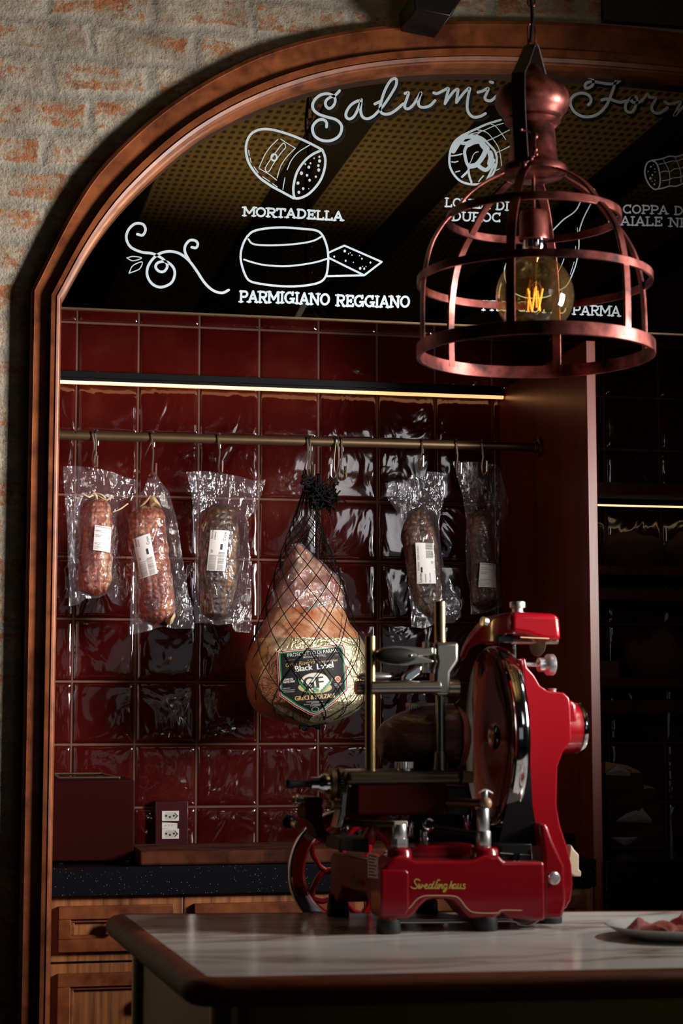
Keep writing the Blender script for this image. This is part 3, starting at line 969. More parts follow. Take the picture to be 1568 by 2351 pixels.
salumi = [
    [(265, 128), (250, 145), (225, 168), (190, 180), (162, 205), (158, 238), (178, 262), (205, 256), (228, 225), (230, 188), (208, 162), (165, 151), (115, 163), (75, 198), (58, 240), (70, 280), (110, 310), (170, 330), (230, 347), (268, 375), (282, 410), (270, 460), (235, 495), (180, 513), (120, 505), (75, 475), (58, 430), (65, 390), (100, 355), (140, 350), (165, 372), (165, 405)],
    [(430, 207), (395, 210), (350, 240), (318, 290), (315, 328), (340, 345), (375, 325), (405, 270), (425, 215), (432, 195), (428, 240), (427, 290), (442, 330), (480, 343), (525, 322), (562, 285)],
    [(535, 230), (580, 208)],
    [(562, 285), (610, 230), (660, 155), (696, 90), (700, 45), (680, 36), (650, 58), (615, 120), (590, 190), (575, 250), (580, 290), (610, 308), (660, 300), (710, 265), (752, 228)],
    [(765, 150), (792, 145), (780, 190), (764, 235), (768, 262), (795, 265), (830, 235), (862, 185), (888, 143), (875, 190), (868, 232), (885, 253), (920, 255), (960, 240), (995, 205)],
    [(985, 145), (1012, 150), (1060, 127), (1098, 112), (1086, 165), (1072, 228)], [(1072, 228), (1110, 170), (1145, 128), (1172, 118), (1166, 165), (1160, 218)],
    [(1160, 218), (1200, 165), (1235, 125), (1262, 110), (1250, 170), (1242, 250), (1255, 300), (1290, 330), (1340, 325), (1382, 303)],
    [(1325, 140), (1360, 130), (1402, 110), (1395, 140), (1378, 180), (1392, 202), (1428, 203), (1465, 170)], [(1418, 61), (1438, 66)]]
S1 = [tr(s, 700, 170, 3.336) for s in salumi]
forn = [
    [(295, 45), (345, 60), (362, 100), (350, 150), (310, 182), (268, 190), (250, 160), (270, 122), (320, 105), (400, 107), (480, 122), (560, 132), (640, 130), (700, 105), (738, 62), (722, 40), (690, 50), (660, 110), (630, 200), (590, 310), (550, 400), (490, 480), (410, 545), (300, 575), (200, 565), (110, 510), (62, 430), (55, 360), (90, 300), (150, 265), (220, 258), (290, 280), (330, 330), (325, 380), (295, 414)],
    [(475, 350), (520, 338), (590, 340), (660, 365), (730, 380), (800, 362)],
    [(930, 305), (885, 318), (825, 360), (792, 430), (802, 490), (845, 515), (890, 500), (930, 430), (952, 360), (935, 308), (895, 310), (872, 350), (900, 382), (960, 385), (1020, 350), (1070, 288)],
    [(1070, 280), (1092, 272), (1120, 312), (1200, 322), (1178, 375), (1147, 435), (1155, 492), (1200, 525), (1262, 520), (1320, 482), (1355, 452)],
    [(1320, 375), (1370, 402), (1440, 395), (1530, 375), (1490, 470), (1450, 558), (1510, 500), (1590, 420), (1660, 380), (1640, 460), (1620, 540)]]
S2 = [tr(s, 1300, 170, 5.85) for s in forn]
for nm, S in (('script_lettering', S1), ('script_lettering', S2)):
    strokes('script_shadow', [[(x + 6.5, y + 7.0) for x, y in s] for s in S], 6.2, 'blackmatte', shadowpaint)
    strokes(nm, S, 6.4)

mort = [
    (5.5, [(500, 655), (400, 600), (300, 545), (200, 470), (125, 370), (95, 280), (95, 190), (130, 110), (190, 72), (260, 62), (350, 75), (480, 115), (600, 165), (690, 210), (745, 240)]),
    (5.5, [(745, 240), (770, 310), (765, 400), (730, 500), (660, 590), (590, 640), (515, 655), (498, 600), (502, 530), (530, 430), (590, 340), (660, 280), (745, 240)]),
    (2, [(365, 150), (300, 215), (250, 290), (205, 390)]), (2, [(390, 148), (452, 188), (515, 225)]), (2, [(515, 225), (450, 290), (400, 360), (375, 420), (360, 480)]), (2, [(205, 400), (290, 450), (355, 500)]),
    (2, [(432, 220), (425, 190), (402, 190), (340, 270), (290, 340), (258, 395), (265, 425), (290, 422), (330, 355), (390, 270), (432, 220)]),
    (4, [(332 + 24 * math.cos(i * .5236), 305 + 28 * math.sin(i * .5236)) for i in range(13)]),
    (2, [(635, 200), (540, 260), (480, 330), (445, 410)]), (2, [(425, 480), (416, 530), (408, 578)]),
    (2, [(115, 242), (120, 288)]), (2, [(127, 310), (136, 346)]), (2, [(160, 385), (195, 435)]), (2, [(235, 470), (295, 512)]), (2, [(320, 530), (360, 558)])]
dots = [(675, 312, 6), (720, 300, 9), (722, 335, 13), (712, 375, 11), (715, 412, 13), (600, 362, 7), (645, 355, 8), (630, 388, 12), (567, 440, 14), (615, 458, 11), (690, 470, 9), (637, 500, 11), (537, 525, 13), (582, 572, 11), (545, 604, 12), (630, 573, 4)]
strokes('sausage_drawing', [(w, tr(p, 540, 280, 3.733)) for w, p in mort], 4, dots=[(540 + x / 3.733, 280 + y / 3.733, r / 3.733) for x, y, r in dots])
parm = [
    [(100, 985), (150, 940), (250, 915), (400, 905), (560, 915), (690, 930), (745, 970), (780, 1050), (795, 1130), (795, 1220), (780, 1310), (740, 1365), (650, 1395), (500, 1410), (350, 1405), (200, 1385), (120, 1360), (80, 1300), (50, 1200), (48, 1120), (70, 1040), (100, 985)],
    (4, [(112, 1005), (140, 1040), (200, 1055), (330, 1058), (480, 1050), (600, 1035), (680, 1015), (735, 985)]), (4, [(75, 1180), (150, 1205), (260, 1228), (420, 1237), (560, 1225), (700, 1200), (795, 1170)]),
    (4.5, [(800, 1120), (935, 1060)]), (4.5, [(935, 1060), (1255, 1200)]), (4.5, [(1255, 1200), (1105, 1315)]), (4.5, [(1105, 1315), (800, 1165)]), (4.5, [(1105, 1315), (785, 1322)])]
strokes('cheese_drawing', [(s[0], tr(s[1], 540, 280, 3.733)) if isinstance(s[0], (int, float)) else (5, tr(s, 540, 280, 3.733)) for s in parm], 5,
        dots=[(540 + x / 3.733, 280 + y / 3.733, r / 3.733) for x, y, r in [(848, 1155, 8), (938, 1107, 11), (970, 1130, 5), (985, 1122, 4), (1000, 1142, 5), (1065, 1147, 5), (1085, 1173, 7), (1158, 1206, 8), (946, 1190, 8), (1012, 1205, 5), (1070, 1255, 11), (1105, 1258, 9), (1120, 1240, 4), (1090, 1240, 4)]])
flour = [
    [(630, 1076), (655, 1080), (668, 1055), (655, 1030), (620, 1028), (590, 1055), (580, 1095), (600, 1135), (650, 1158), (700, 1165), (745, 1188), (768, 1218), (755, 1245), (730, 1246), (714, 1225), (728, 1205), (765, 1203), (795, 1228), (802, 1262), (785, 1300), (740, 1319), (700, 1305), (676, 1265), (682, 1218), (720, 1172), (770, 1155), (820, 1163), (865, 1195), (900, 1240), (940, 1300), (980, 1335), (1020, 1345), (1050, 1332)],
    [(868, 1195), (850, 1160), (850, 1130), (870, 1105), (895, 1105), (908, 1120), (900, 1138), (880, 1136)],
    (2.2, [(582, 1185), (610, 1178), (650, 1185), (610, 1198), (582, 1185)]), (2.2, [(592, 1255), (610, 1220), (652, 1203), (640, 1235), (592, 1255)])]
strokes('flourish_drawing', [(s[0], tr(s[1], 0, 0, 2)) if isinstance(s[0], (int, float)) else (6, tr(s, 0, 0, 2)) for s in flour], 6)
lonza = [
    (5, [(330, 270), (230, 350), (165, 470), (140, 620), (155, 750), (220, 870), (320, 960), (460, 1000), (600, 995), (700, 950), (790, 850), (840, 720), (850, 600), (820, 500), (750, 420), (650, 320), (560, 280), (430, 265), (330, 270)]),
    (12, [(340, 310), (290, 360), (235, 440), (200, 500)]), (14, [(420, 400), (500, 360), (600, 350), (650, 420), (700, 470)]), (10, [(330, 300), (430, 285), (540, 300), (620, 330)]), (8, [(330, 385), (420, 385), (520, 350)]), (7, [(400, 430), (370, 500), (375, 580), (400, 680), (430, 735)]),
    (11, [(440, 735), (540, 710), (620, 620), (670, 530), (690, 450)]), (9, [(560, 710), (640, 770), (700, 780), (760, 720), (800, 640)]), (12, [(750, 530), (765, 600), (745, 690)]),
    (5, [(430, 740), (420, 800), (330, 890)]), (5, [(425, 790), (440, 880), (470, 970)]), (3, [(170, 575), (250, 565), (330, 545)]), (2.5, [(175, 665), (225, 670), (270, 655)]), (2.5, [(230, 820), (295, 800)]),
    (3, [(650, 875), (610, 920), (580, 960)]), (5, [(700, 940), (760, 820), (815, 700)]), (2, [(430, 715), (470, 640), (500, 560), (540, 520), (575, 515)]),
    (5, [(330, 270), (500, 190), (700, 100), (910, 35)]), (2, [(510, 270), (560, 250), (600, 222)]), (2, [(420, 258), (640, 200), (800, 130), (950, 85)]), (2, [(560, 185), (640, 200), (720, 240), (790, 320), (860, 420), (890, 500), (910, 600), (920, 735)]),
    (2, [(770, 100), (830, 130), (900, 210), (950, 280), (985, 330)]), (2, [(690, 355), (790, 315), (920, 250), (1040, 185)]), (2, [(850, 525), (980, 465), (1080, 415)]), (2, [(820, 800), (980, 730), (1050, 685)]), (2, [(740, 910), (900, 842)])]
strokes('cured_loin_drawing', [(w, tr(p, 1010, 270, 6.533)) for w, p in lonza], 4)
coppa = [
    (3.4, [(1150, 1160), (1090, 1190), (1060, 1260), (1055, 1340), (1080, 1430), (1130, 1510), (1190, 1550), (1240, 1530), (1260, 1430), (1245, 1300), (1210, 1200), (1150, 1160)]),
    (3.2, [(1150, 1160), (1280, 1140), (1380, 1105), (1480, 1110), (1600, 1070)]), (3.2, [(1210, 1545), (1290, 1535), (1390, 1505), (1480, 1505), (1600, 1455)]),
    (1.8, [(1240, 1215), (1330, 1195), (1420, 1168), (1490, 1170), (1580, 1130)]), (1.8, [(1265, 1320), (1320, 1305), (1390, 1310), (1450, 1275), (1520, 1270), (1590, 1240)]), (1.8, [(1290, 1432), (1370, 1420), (1440, 1395), (1530, 1385), (1600, 1350)]),
    (1.8, [(1305, 1155), (1345, 1230), (1380, 1310), (1390, 1400), (1380, 1490)]), (1.8, [(1465, 1130), (1500, 1210), (1530, 1300), (1540, 1380), (1540, 1450)])]
strokes('coppa_drawing', [(w, tr(p, 1300, 170, 5.85)) for w, p in coppa], 3, dots=[(1300 + x / 5.85, 170 + y / 5.85, r / 5.85) for x, y, r in [(1135, 1245, 12), (1167, 1218, 6), (1187, 1275, 8), (1098, 1310, 9), (1190, 1315, 9), (1155, 1355, 13), (1128, 1402, 16), (1152, 1445, 7), (1190, 1430, 8), (1182, 1482, 12)]])
leg = [
    (3, [(1085, 200), (1040, 290), (960, 350), (885, 425), (800, 500), (700, 560), (640, 585), (590, 640), (585, 720), (620, 800), (720, 850), (850, 845), (940, 800), (990, 760), (1040, 640), (1060, 530), (1062, 430), (1090, 340), (1130, 260), (1165, 190), (1155, 150), (1140, 190), (1120, 150), (1085, 200)]),
    (1.6, [(1040, 520), (1035, 575)]), (1.6, [(1050, 400), (1052, 440)]), (1.6, [(1030, 620), (1005, 700)]), (2, [(640, 583), (700, 578), (800, 570), (860, 560)]), (2, [(930, 680), (950, 640), (965, 600)])]
strokes('ham_leg_drawing', [(w, tr(p, 950, 380, 2.8)) for w, p in leg], 3)
lettering('block_lettering', 'MORTADELLA', (557, 496), (788, 507), 20, 4.6)
lettering('block_lettering', 'PARMIGIANO REGGIANO', (548, 694), (941, 706), 25, 5.2)
lettering('block_lettering', 'LONZA DI', (1020, 475), (1168, 484), 20, 3.8)
lettering('block_lettering', 'DUROC', (1036, 507), (1150, 511), 20, 3.8)
lettering('block_lettering', 'COPPA DI', (1429, 490), (1578, 494.5), 19, 3.6)
lettering('block_lettering', 'MAIALE NERO', (1394, 517), (1626, 523), 20, 3.6)
lettering('block_lettering', 'PROSCIUTTO PARMA', (1105, 713), (1424, 725), 22, 3.8)

# ================================================================== light bars and rail
def x_at(px, py, Y): return at_y(px, py, Y).x


zb0, zb1 = at_y(640, 894, -0.055).z, at_y(640, 868, -0.055).z
mb = MB().box((-0.088, -0.055, zb0 + 0.004), (PX - 0.003, -0.006, zb0 + 0.012)).box((-0.088, -0.055, zb0 + 0.012), (PX - 0.003, -0.02, zb1))
bar_ = single(mb, 'light_bar', M['black'], 'black linear light bar across the red tiles above the hanging rail', 'lamp', bevel=0.001)
MB().box((-0.088, -0.054, zb0 - 0.003), (PX - 0.004, -0.044, zb0 + 0.004)).build('led_strip', M['led'], bar_)
MB().box((-0.088, -0.030, zb1), (PX - 0.004, -0.024, zb1 + 0.0015)).build('uplight_strip', M['led'], bar_)

RY, RZ = -0.335, 1.858
mb = MB()
ra, rb = at_y(135, 999, RY), Vector((PX - 0.001, RY, at_x(1240, 1027, PX).z))
ra.x = -0.088
RZ0, RZ1 = ra.z, rb.z
mb.cyl(ra, rb, 0.0108, seg=28)
mb.lathe([(0.0108, -0.016), (0.013, -0.014), (0.014, -0.008), (0.022, -0.006), (0.0235, -0.001), (0.0235, 0.0)], rb, (1, 0, 0), 32)
rail = single(mb, 'hanging_rail', M['bronze'], 'aged bronze rail running across the niche in front of the red tiles', 'rail')


def rail_z(x): return RZ0 + (RZ1 - RZ0) * (x - ra.x) / (rb.x - ra.x)


HG = 'steel hooks on the rail'


def hook(pxt, pxb, pyb, label, flip=1, yo=0.0, mat='steel', turn=0.35, lx=0.35):
    """S-hook: over the rail at pixel pxt, lower bend at (pxb, pyb)"""
    xt = at_y(pxt, 1005, RY).x
    zt = rail_z(xt)
    b = at_y(pxb, pyb, RY)
    r = 0.0132
    c, s = math.cos(turn), math.sin(turn) * flip
    pts = [Vector((xt + s * r * 0.9, RY + r * 0.95, zt - 0.020)), Vector((xt + s * r, RY + r, zt))]
    for k in range(1, 8):
        a = math.pi * k / 8
        pts.append(Vector((xt + s * r * math.cos(a), RY + r * math.cos(a), zt + r * math.sin(a))))
    pts.append(Vector((xt - s * r, RY - r, zt)))
    x2, z2 = b.x, b.z + 0.010
    ly = math.sqrt(1 - lx * lx)
    pts.append(Vector((xt * .6 + x2 * .4, RY - r * .7, zt * .6 + z2 * .4)))
    pts.append(Vector((x2 - 0.002, RY - 0.004 + yo, z2 + 0.012)))
    for k in range(0, 7):
        a = math.pi + math.pi * k / 6
        pts.append(Vector((x2 + lx * (0.006 + 0.008 * math.cos(a)) * flip, RY - 0.004 - ly * (0.008 + 0.008 * math.cos(a)) + yo, z2 + 0.009 * math.sin(a))))
    pts.append(Vector((x2 + lx * 0.015 * flip, RY - 0.004 - ly * 0.017 + yo, z2 + 0.022)))
    mb = MB().tube(catmull(pts, 4), 0.0022, 8)
    return single(mb, 'rail_hook', M[mat], label, 'hook', HG)


hook(216, 214, 1072, 'steel hook at the left end of the rail, straight beside a tilted hook')
hook(222, 216, 1082, 'tilted steel hook piercing the bag of the pale pork by the frame', 1, -0.006)
hook(351, 351, 1098, 'steel hook holding the reddish pork between the other two left bags')
hook(503, 503, 1092, 'steel hook holding the dark mouldy salami in its wide clear bag')
hook(708, 701, 1096, 'slanted steel hook carrying the netted ham, nearer the dark salami', lx=0.8)
hook(714, 706, 1100, 'slanted steel hook carrying the netted ham, nearer the black rope clump', 1, -0.007, lx=0.8)
hook(764, 768, 1100, 'brassy steel hook that the black rope clump loops over', -1, lx=0.8)
hook(777, 776, 1104, 'empty middle hook of the three to the right of the netted ham', 1, -0.004, lx=0.8)
hook(786, 779, 1104, 'empty slanted hook, rightmost of the three beside the black rope', 1, -0.008, lx=0.8)
hook(970, 962, 1080, 'steel hook holding the brown salami behind the brass slicer post')
hook(1048, 1049, 1096, 'steel hook beside the clear bag closest to the wooden partition', 1)
hook(1107, 1106, 1092, 'steel hook inside the clear bag closest to the wooden partition', 1, -0.004)
# ================================================================== vacuum-packed cured meats
def interp(tab, y):
    """tab: list of (y, value...) sorted by y"""
    if y <= tab[0][0]: return tab[0][1:]
    for a, b in zip(tab, tab[1:]):
        if y <= b[0]:
            t = (y - a[0]) / (b[0] - a[0])
            return tuple(p + (q - p) * t for p, q in zip(a[1:], b[1:]))
    return tab[-1][1:]


def edge_tab(pts):
    return sorted([(y, x) for x, y in pts])


def salami(name, label, bagL, bagR, top, bot, meatL, meatR, mat, quad, lines, seed, org, sc, knot=None, fat=None, depth=0.8, flap=0.0):
    """px tables in crop coordinates; everything hangs in the plane y = RY"""
    T = lambda p: (org[0] + p[0] / sc, org[1] + p[1] / sc)
    bagL, bagR, top, bot, meatL, meatR = [[T(p) for p in q] for q in (bagL, bagR, top, bot, meatL, meatR)]
    LL, RR = edge_tab(bagL), edge_tab(bagR)
    mL, mR = edge_tab(meatL), edge_tab(meatR)
    TX = sorted(top); BX = sorted(bot)
    px2 = at_y((bagL[0][0] + bagR[0][0]) / 2, (top[0][1] + bot[0][1]) / 2, RY)
    my0, my1 = max(mL[0][0], mR[0][0]), min(mL[-1][0], mR[-1][0])
    base = at_y((mL[-1][1] + mR[-1][1]) / 2, bot[0][1], RY)
    root = empty(name, base, label, 'cured meat', 'vacuum packed cured meats on the rail')
    k = (at_y(800, 1200, RY) - at_y(799, 1200, RY)).length   # metres per pixel

    def mprof(py):
        """centre, half width (px) of the meat at row py"""
        py = min(max(py, my0), my1)
        l, r = interp(mL, py)[0], interp(mR, py)[0]
        f = min(1.0, max(0.0, (py - my0 + 1) / 16)), min(1.0, max(0.0, (my1 - py + 1) / 16))
        e = math.sqrt(max(0.0, 1 - (1 - f[0]) ** 2)) * math.sqrt(max(0.0, 1 - (1 - f[1]) ** 2))
        return (l + r) / 2, (r - l) / 2 * max(0.12, e)

    def mfront(px, py):
        """how far the meat stands in front of the hanging plane, metres"""
        if py < my0 or py > my1: return 0.0
        c, h = mprof(py)
        d = (px - c) / max(h, 1)
        return depth * h * k * math.sqrt(max(0.0, 1 - d * d)) if abs(d) < 1 else 0.0

    def meat(u, v):
        py = my0 + (my1 - my0) * v
        c, h = mprof(py)
        th = 2 * math.pi * u
        p = at_y(c + h * math.cos(th), py, RY)
        dy = -depth * h * k * math.sin(th)
        q = Vector((p.x, RY + dy, p.z))
        w = noise.noise(q * 38 + Vector((seed, 0, 0))) * 0.0028 + noise.noise(q * 110) * 0.0012
        return q + Vector((math.cos(th), -math.sin(th), 0)) * w
    mb = MB().grid(meat, 44, 60, True)
    mm = mb.build('meat', M[mat], root, angle=80)

    NU, NV = 64, 96

    def film(side):
        def fn(u, v):
            # row from the top edge down to the bottom edge
            yt = min(LL[0][0], RR[0][0]); yb = max(LL[-1][0], RR[-1][0])
            py = yt + (yb - yt) * v
            l, r = interp(LL, py)[0], interp(RR, py)[0]
            px = l + (r - l) * u
            ty, by = interp([(a, b) for a, b in TX], px)[0], interp([(a, b) for a, b in BX], px)[0]
            py = ty + (by - ty) * v
            l, r = interp(LL, py)[0], interp(RR, py)[0]
            px = l + (r - l) * u
            p = at_y(px, py, RY)
            c, h = mprof(py)
            d = abs(px - c) / max(h * 1.0, 8)
            g = depth * max(h, 8) * k * (math.sqrt(1 - (d / 1.12) ** 2) if d < 0.95 else 0.53 * max(0.0, 1 - (d - 0.95) / 0.6) ** 1.6)
            out = max(0.0, my0 - py, py - my1)
            g *= math.exp(-out / 22.0)
            edge = min(1.0, min(u, 1 - u) / 0.10, min(v, 1 - v) / 0.06)
            q = Vector((p.x * 24 + seed, p.z * 12, seed * 1.7))
            cr = noise.noise(q) * 0.007 + noise.noise(q * 2.3 + Vector((3, 1, 7))) * 0.004 + abs(noise.noise(q * 4.1)) * 0.003
            off = (g + 0.0022 + min(0.0045, g * 0.3)) * (1 if edge > 0.999 else max(edge, 0.12))
            wob = cr * (0.42 if g > 0.004 else 1.0)
            common = noise.noise(Vector((p.x * 9 + seed, p.z * 6, 2.2))) * 0.010 * (1 - min(1, g / 0.02))
            return Vector((p.x, RY + common + flap * max(0.0, u - 0.62) * 2.6 + (-(off) - wob * edge if side == 0 else off * 0.9 + wob * edge * 0.6), p.z))
        return fn
    mb = MB().grid(film(0), NU, NV).grid(film(1), NU, NV)
    mb.build('vacuum_bag', M['film'], root, angle=80, fix=False)

    # printed label on the front
    def lab(s, t, lift=0.0):
        ax = quad[0][0] * (1 - s) * (1 - t) + quad[1][0] * s * (1 - t) + quad[2][0] * s * t + quad[3][0] * (1 - s) * t
        ay = quad[0][1] * (1 - s) * (1 - t) + quad[1][1] * s * (1 - t) + quad[2][1] * s * t + quad[3][1] * (1 - s) * t
        p = at_y(ax, ay, RY - 0.03)
        c, h = mprof(ay)
        d = (ax - c) / max(h, 1)
        fr = depth * h * k * (math.sqrt(max(0.0, 1 - d * d)) if abs(d) < .97 else 0.24)
        return Vector((p.x, RY - fr - 0.0125 - lift, p.z))
    mb = MB().grid(lambda u, v: lab(u, v), 12, 16).grid(lambda u, v: lab(u, v, -0.0006), 12, 16)
    lo = mb.build('label', M['paper'], root, fix=False)
    mb = MB()
    for (txt, s, t, h, rot) in lines:
        if txt == '#':       # ruled line or block: s, t, height, width
            mb.grid(lambda u, v: lab(s + rot * u, t + h * v, 0.0005), 6, 2)
            continue
        V, F = text_geo(txt)
        wq = Vector((quad[1][0] - quad[0][0], quad[1][1] - quad[0][1])).length
        hq = Vector((quad[3][0] - quad[0][0], quad[3][1] - quad[0][1])).length
        if rot == 0:
            mb.add([lab(s + x * h * hq / wq, t - y * h, 0.0005) for x, y in V], F)
        else:
            mb.add([lab(s - y * h, t + x * h * wq / hq * (1 if rot > 0 else -1), 0.0005) for x, y in V], F)
    mb.build('print', M['ink'], lo, fix=False)
    if knot:
        mb = MB()
        for s in knot:
            mb.tube(catmull([Vector((at_y(*T(p), RY - 0.012).x, RY - 0.012 - 0.004 * math.sin(i * 2.1), at_y(*T(p), RY - 0.012).z)) for i, p in enumerate(s)], 5), 0.0016, 6)
        mb.build('twine', M['twine'], root)
    for poly in (fat or []):
        pp = [T(p) for p in poly]
        cx = sum(p[0] for p in pp) / len(pp); cy = sum(p[1] for p in pp) / len(pp)

        def ff(u, v):
            i = int(round(u * len(pp))) % len(pp)
            px, py = cx + (pp[i][0] - cx) * (1 - v), cy + (pp[i][1] - cy) * (1 - v)
            p = at_y(px, py, RY)
            return Vector((p.x, RY - 0.006 - 0.026 * math.sqrt(max(0, v)), p.z))
        MB().grid(ff, len(pp), 5, True).build('fat_cap', M['fatcap'], root, angle=80)
    return root


M['fatcap'] = pbr('pale_fat', (0.50, 0.36, 0.20), 0.4, coat=0.3, noise_amt=0.25, noise_scale=30)
front_lines = [('COPA DE MAIALE AMESTRAL', 0.06, 0.075, 0.062, 0), ('#', 0.05, 0.26, 0.008, 0.9), ('RESFRIADO', 0.06, 0.225, 0.05, 0), ('MANIPULADO', 0.06, 0.40, 0.045, 0), ('VALIDADE', 0.06, 0.455, 0.045, 0), ('18/10', 0.82, 0.40, 0.045, 0), ('18/01', 0.82, 0.455, 0.045, 0),
               ('#', 0.05, 0.68, 0.008, 0.9), ('RESP: CHEF', 0.06, 0.755, 0.045, 0), ('Lote 2207 Peso 1,2 kg', 0.06, 0.845, 0.04, 0), ('Conservar de 0 a 8 C', 0.06, 0.89, 0.04, 0), ('Kg liquido', 0.06, 0.94, 0.04, 0)]
side_lines = [('#', 0.60, 0.34, 0.14, 0.12), ('#', 0.08, 0.62, 0.006, 0.45)] + [('Ingredientes carne suina sal', 0.10 + i * 0.055, 0.985, 0.07, -1) for i in range(7)] + [('Mantenha refrigerado a 8 C peso', 0.57 + i * 0.05, 0.985, 0.075, -1) for i in range(7)] + [('Salumeria', 0.16, 0.22, 0.16, -1), ('artesanal', 0.30, 0.24, 0.12, -1), ('Copa', 0.86, 0.26, 0.22, -1), ('SIF', 0.22, 0.56, 0.14, -1)]
top_lines = [('#', 0.20, 0.60, 0.13, 0.09), ('COPA DUROC', 0.14, 0.42, 0.11, -1)] + [('Mantenha refrigerado', 0.55 + i * 0.05, 0.38, 0.10, -1) for i in range(8)] + [('Porzioni', 0.14, 0.68, 0.13, -1), ('Lonza', 0.24, 0.97, 0.2, -1), ('artesanal', 0.46, 0.97, 0.12, -1), ('SIF', 0.86, 0.52, 0.14, -1), ('Salumeria', 0.70, 0.98, 0.13, -1)]
O5, O6 = (100, 960), (540, 960)
salami('packed_pork', 'pale pork neck in a wide clear bag with white label, beside the timber frame',
       [(135, 335), (138, 450), (150, 600), (165, 800), (165, 950), (175, 1100), (178, 1305)], [(680, 335), (686, 440), (652, 500), (620, 600), (600, 760), (590, 900), (580, 1050), (590, 1300)],
       [(135, 335), (225, 332), (340, 342), (450, 365), (560, 398), (640, 410), (686, 440)], [(178, 1305), (240, 1290), (290, 1250), (380, 1245), (440, 1215), (480, 1275), (540, 1295), (600, 1290)],
       [(330, 555), (300, 600), (285, 660), (278, 750), (272, 850), (268, 950), (262, 1050), (258, 1120), (270, 1180), (320, 1228)], [(440, 555), (455, 600), (475, 660), (482, 750), (478, 850), (476, 950), (474, 1050), (468, 1120), (450, 1190), (400, 1228)],
       'coppa', [(217, 1206), (256.5, 1211), (253, 1269), (213, 1263.5)], front_lines, 3.1, O5, 3.015,
       flap=0.045, knot=[[(270, 520), (310, 545), (370, 530), (430, 565), (480, 548)], [(340, 500), (360, 530), (375, 560)], [(440, 570), (470, 540), (476, 534)], [(430, 555), (400, 530), (360, 520), (330, 535)], [(480, 650), (530, 630), (585, 590)]])
salami('packed_pork', 'reddish netted pork with pale fat at its top, bagged between two other bags',
       [(740, 375), (718, 430), (690, 500), (620, 560), (600, 800), (610, 1100), (600, 1300), (598, 1500)], [(776, 375), (805, 430), (870, 520), (920, 700), (960, 950), (1000, 1200), (1030, 1320), (1045, 1455)],
       [(600, 376), (758, 374), (780, 376), (1045, 380)], [(598, 1500), (700, 1480), (790, 1450), (840, 1440), (870, 1455), (950, 1458), (1045, 1455)],
       [(700, 600), (640, 620), (596, 670), (585, 720), (590, 800), (610, 900), (630, 1000), (650, 1100), (675, 1250), (700, 1380), (760, 1430)], [(760, 600), (815, 630), (838, 680), (845, 800), (862, 900), (880, 1050), (905, 1200), (912, 1320), (890, 1390), (800, 1430)],
       'lonza', [(304.7, 1238), (342, 1225.6), (360.5, 1317), (322.8, 1329.5)], side_lines, 8.7, O5, 3.015,
       fat=[[(720, 545), (760, 535), (800, 590), (815, 625), (770, 610), (730, 618), (728, 590)], [(690, 580), (740, 530), (735, 560), (700, 600), (660, 620)], [(800, 1365), (840, 1395), (900, 1390), (905, 1340), (912, 1370), (890, 1420), (865, 1440), (850, 1420)]])
salami('packed_salami', 'dark mouldy salami in a wide clear bag, right of the reddish pork',
       [(988, 372), (1015, 480), (1030, 560), (1045, 680), (1035, 800), (1040, 1000), (1045, 1150), (1040, 1330), (1050, 1420)], [(1540, 422), (1512, 520), (1475, 640), (1418, 690), (1420, 850), (1440, 1000), (1445, 1200), (1440, 1485)],
       [(988, 372), (1130, 365), (1220, 375), (1350, 400), (1450, 430), (1540, 422)], [(1040, 1420), (1140, 1415), (1200, 1435), (1300, 1420), (1330, 1480), (1440, 1485)],
       [(1200, 590), (1140, 650), (1105, 720), (1085, 800), (1080, 950), (1080, 1100), (1100, 1250), (1125, 1350), (1170, 1400)], [(1260, 590), (1320, 640), (1345, 700), (1355, 800), (1350, 1000), (1340, 1150), (1300, 1290), (1270, 1360), (1230, 1400)],
       'dark1', [(481.7, 1218), (523.8, 1220), (514, 1313), (473, 1310.5)], side_lines, 15.2, O5, 3.015)
salami('packed_salami', 'brown salami with portrait label in a clear bag, behind the brass slicer post',
       [(818, 352), (832, 440), (880, 510), (905, 600), (930, 800), (948, 950), (960, 1050), (960, 1140)], [(1160, 300), (1140, 400), (1112, 560), (1120, 700), (1140, 820), (1180, 900), (1220, 1000), (1240, 1115)],
       [(818, 352), (935, 354), (950, 320), (1010, 290), (1090, 295), (1160, 305)], [(950, 1140), (1040, 1145), (1090, 1120), (1190, 1117), (1240, 1080)],
       [(1000, 485), (955, 520), (920, 570), (906, 640), (925, 750), (955, 880), (985, 960), (1010, 1020), (1060, 1090)], [(1030, 485), (1062, 530), (1085, 600), (1100, 680), (1115, 800), (1122, 920), (1128, 1000), (1110, 1090)],
       'dark2', [(950.5, 1247), (995, 1247.6), (1000.4, 1340), (956.4, 1340.7)], top_lines, 22.4, O6, 2.376)
salami('packed_salami', 'dark red salami with low white label in the bag closest to the partition',
       [(1183, 236), (1210, 320), (1240, 420), (1260, 560), (1255, 700), (1262, 850), (1280, 950), (1282, 1072)], [(1432, 250), (1462, 340), (1490, 440), (1490, 520), (1452, 600), (1442, 750), (1450, 900), (1455, 1040)],
       [(1183, 236), (1290, 238), (1370, 240), (1440, 262), (1490, 280)], [(1280, 1072), (1340, 1070), (1400, 1050), (1455, 1030)],
       [(1335, 500), (1290, 530), (1276, 580), (1275, 650), (1288, 780), (1290, 920), (1296, 1000), (1330, 1045)], [(1365, 500), (1388, 540), (1398, 620), (1406, 700), (1425, 800), (1440, 920), (1440, 990), (1400, 1045)],
       'dark2', [(1101, 1292), (1142, 1294.5), (1141, 1349.5), (1097, 1348)], front_lines, 31.9, O6, 2.376)

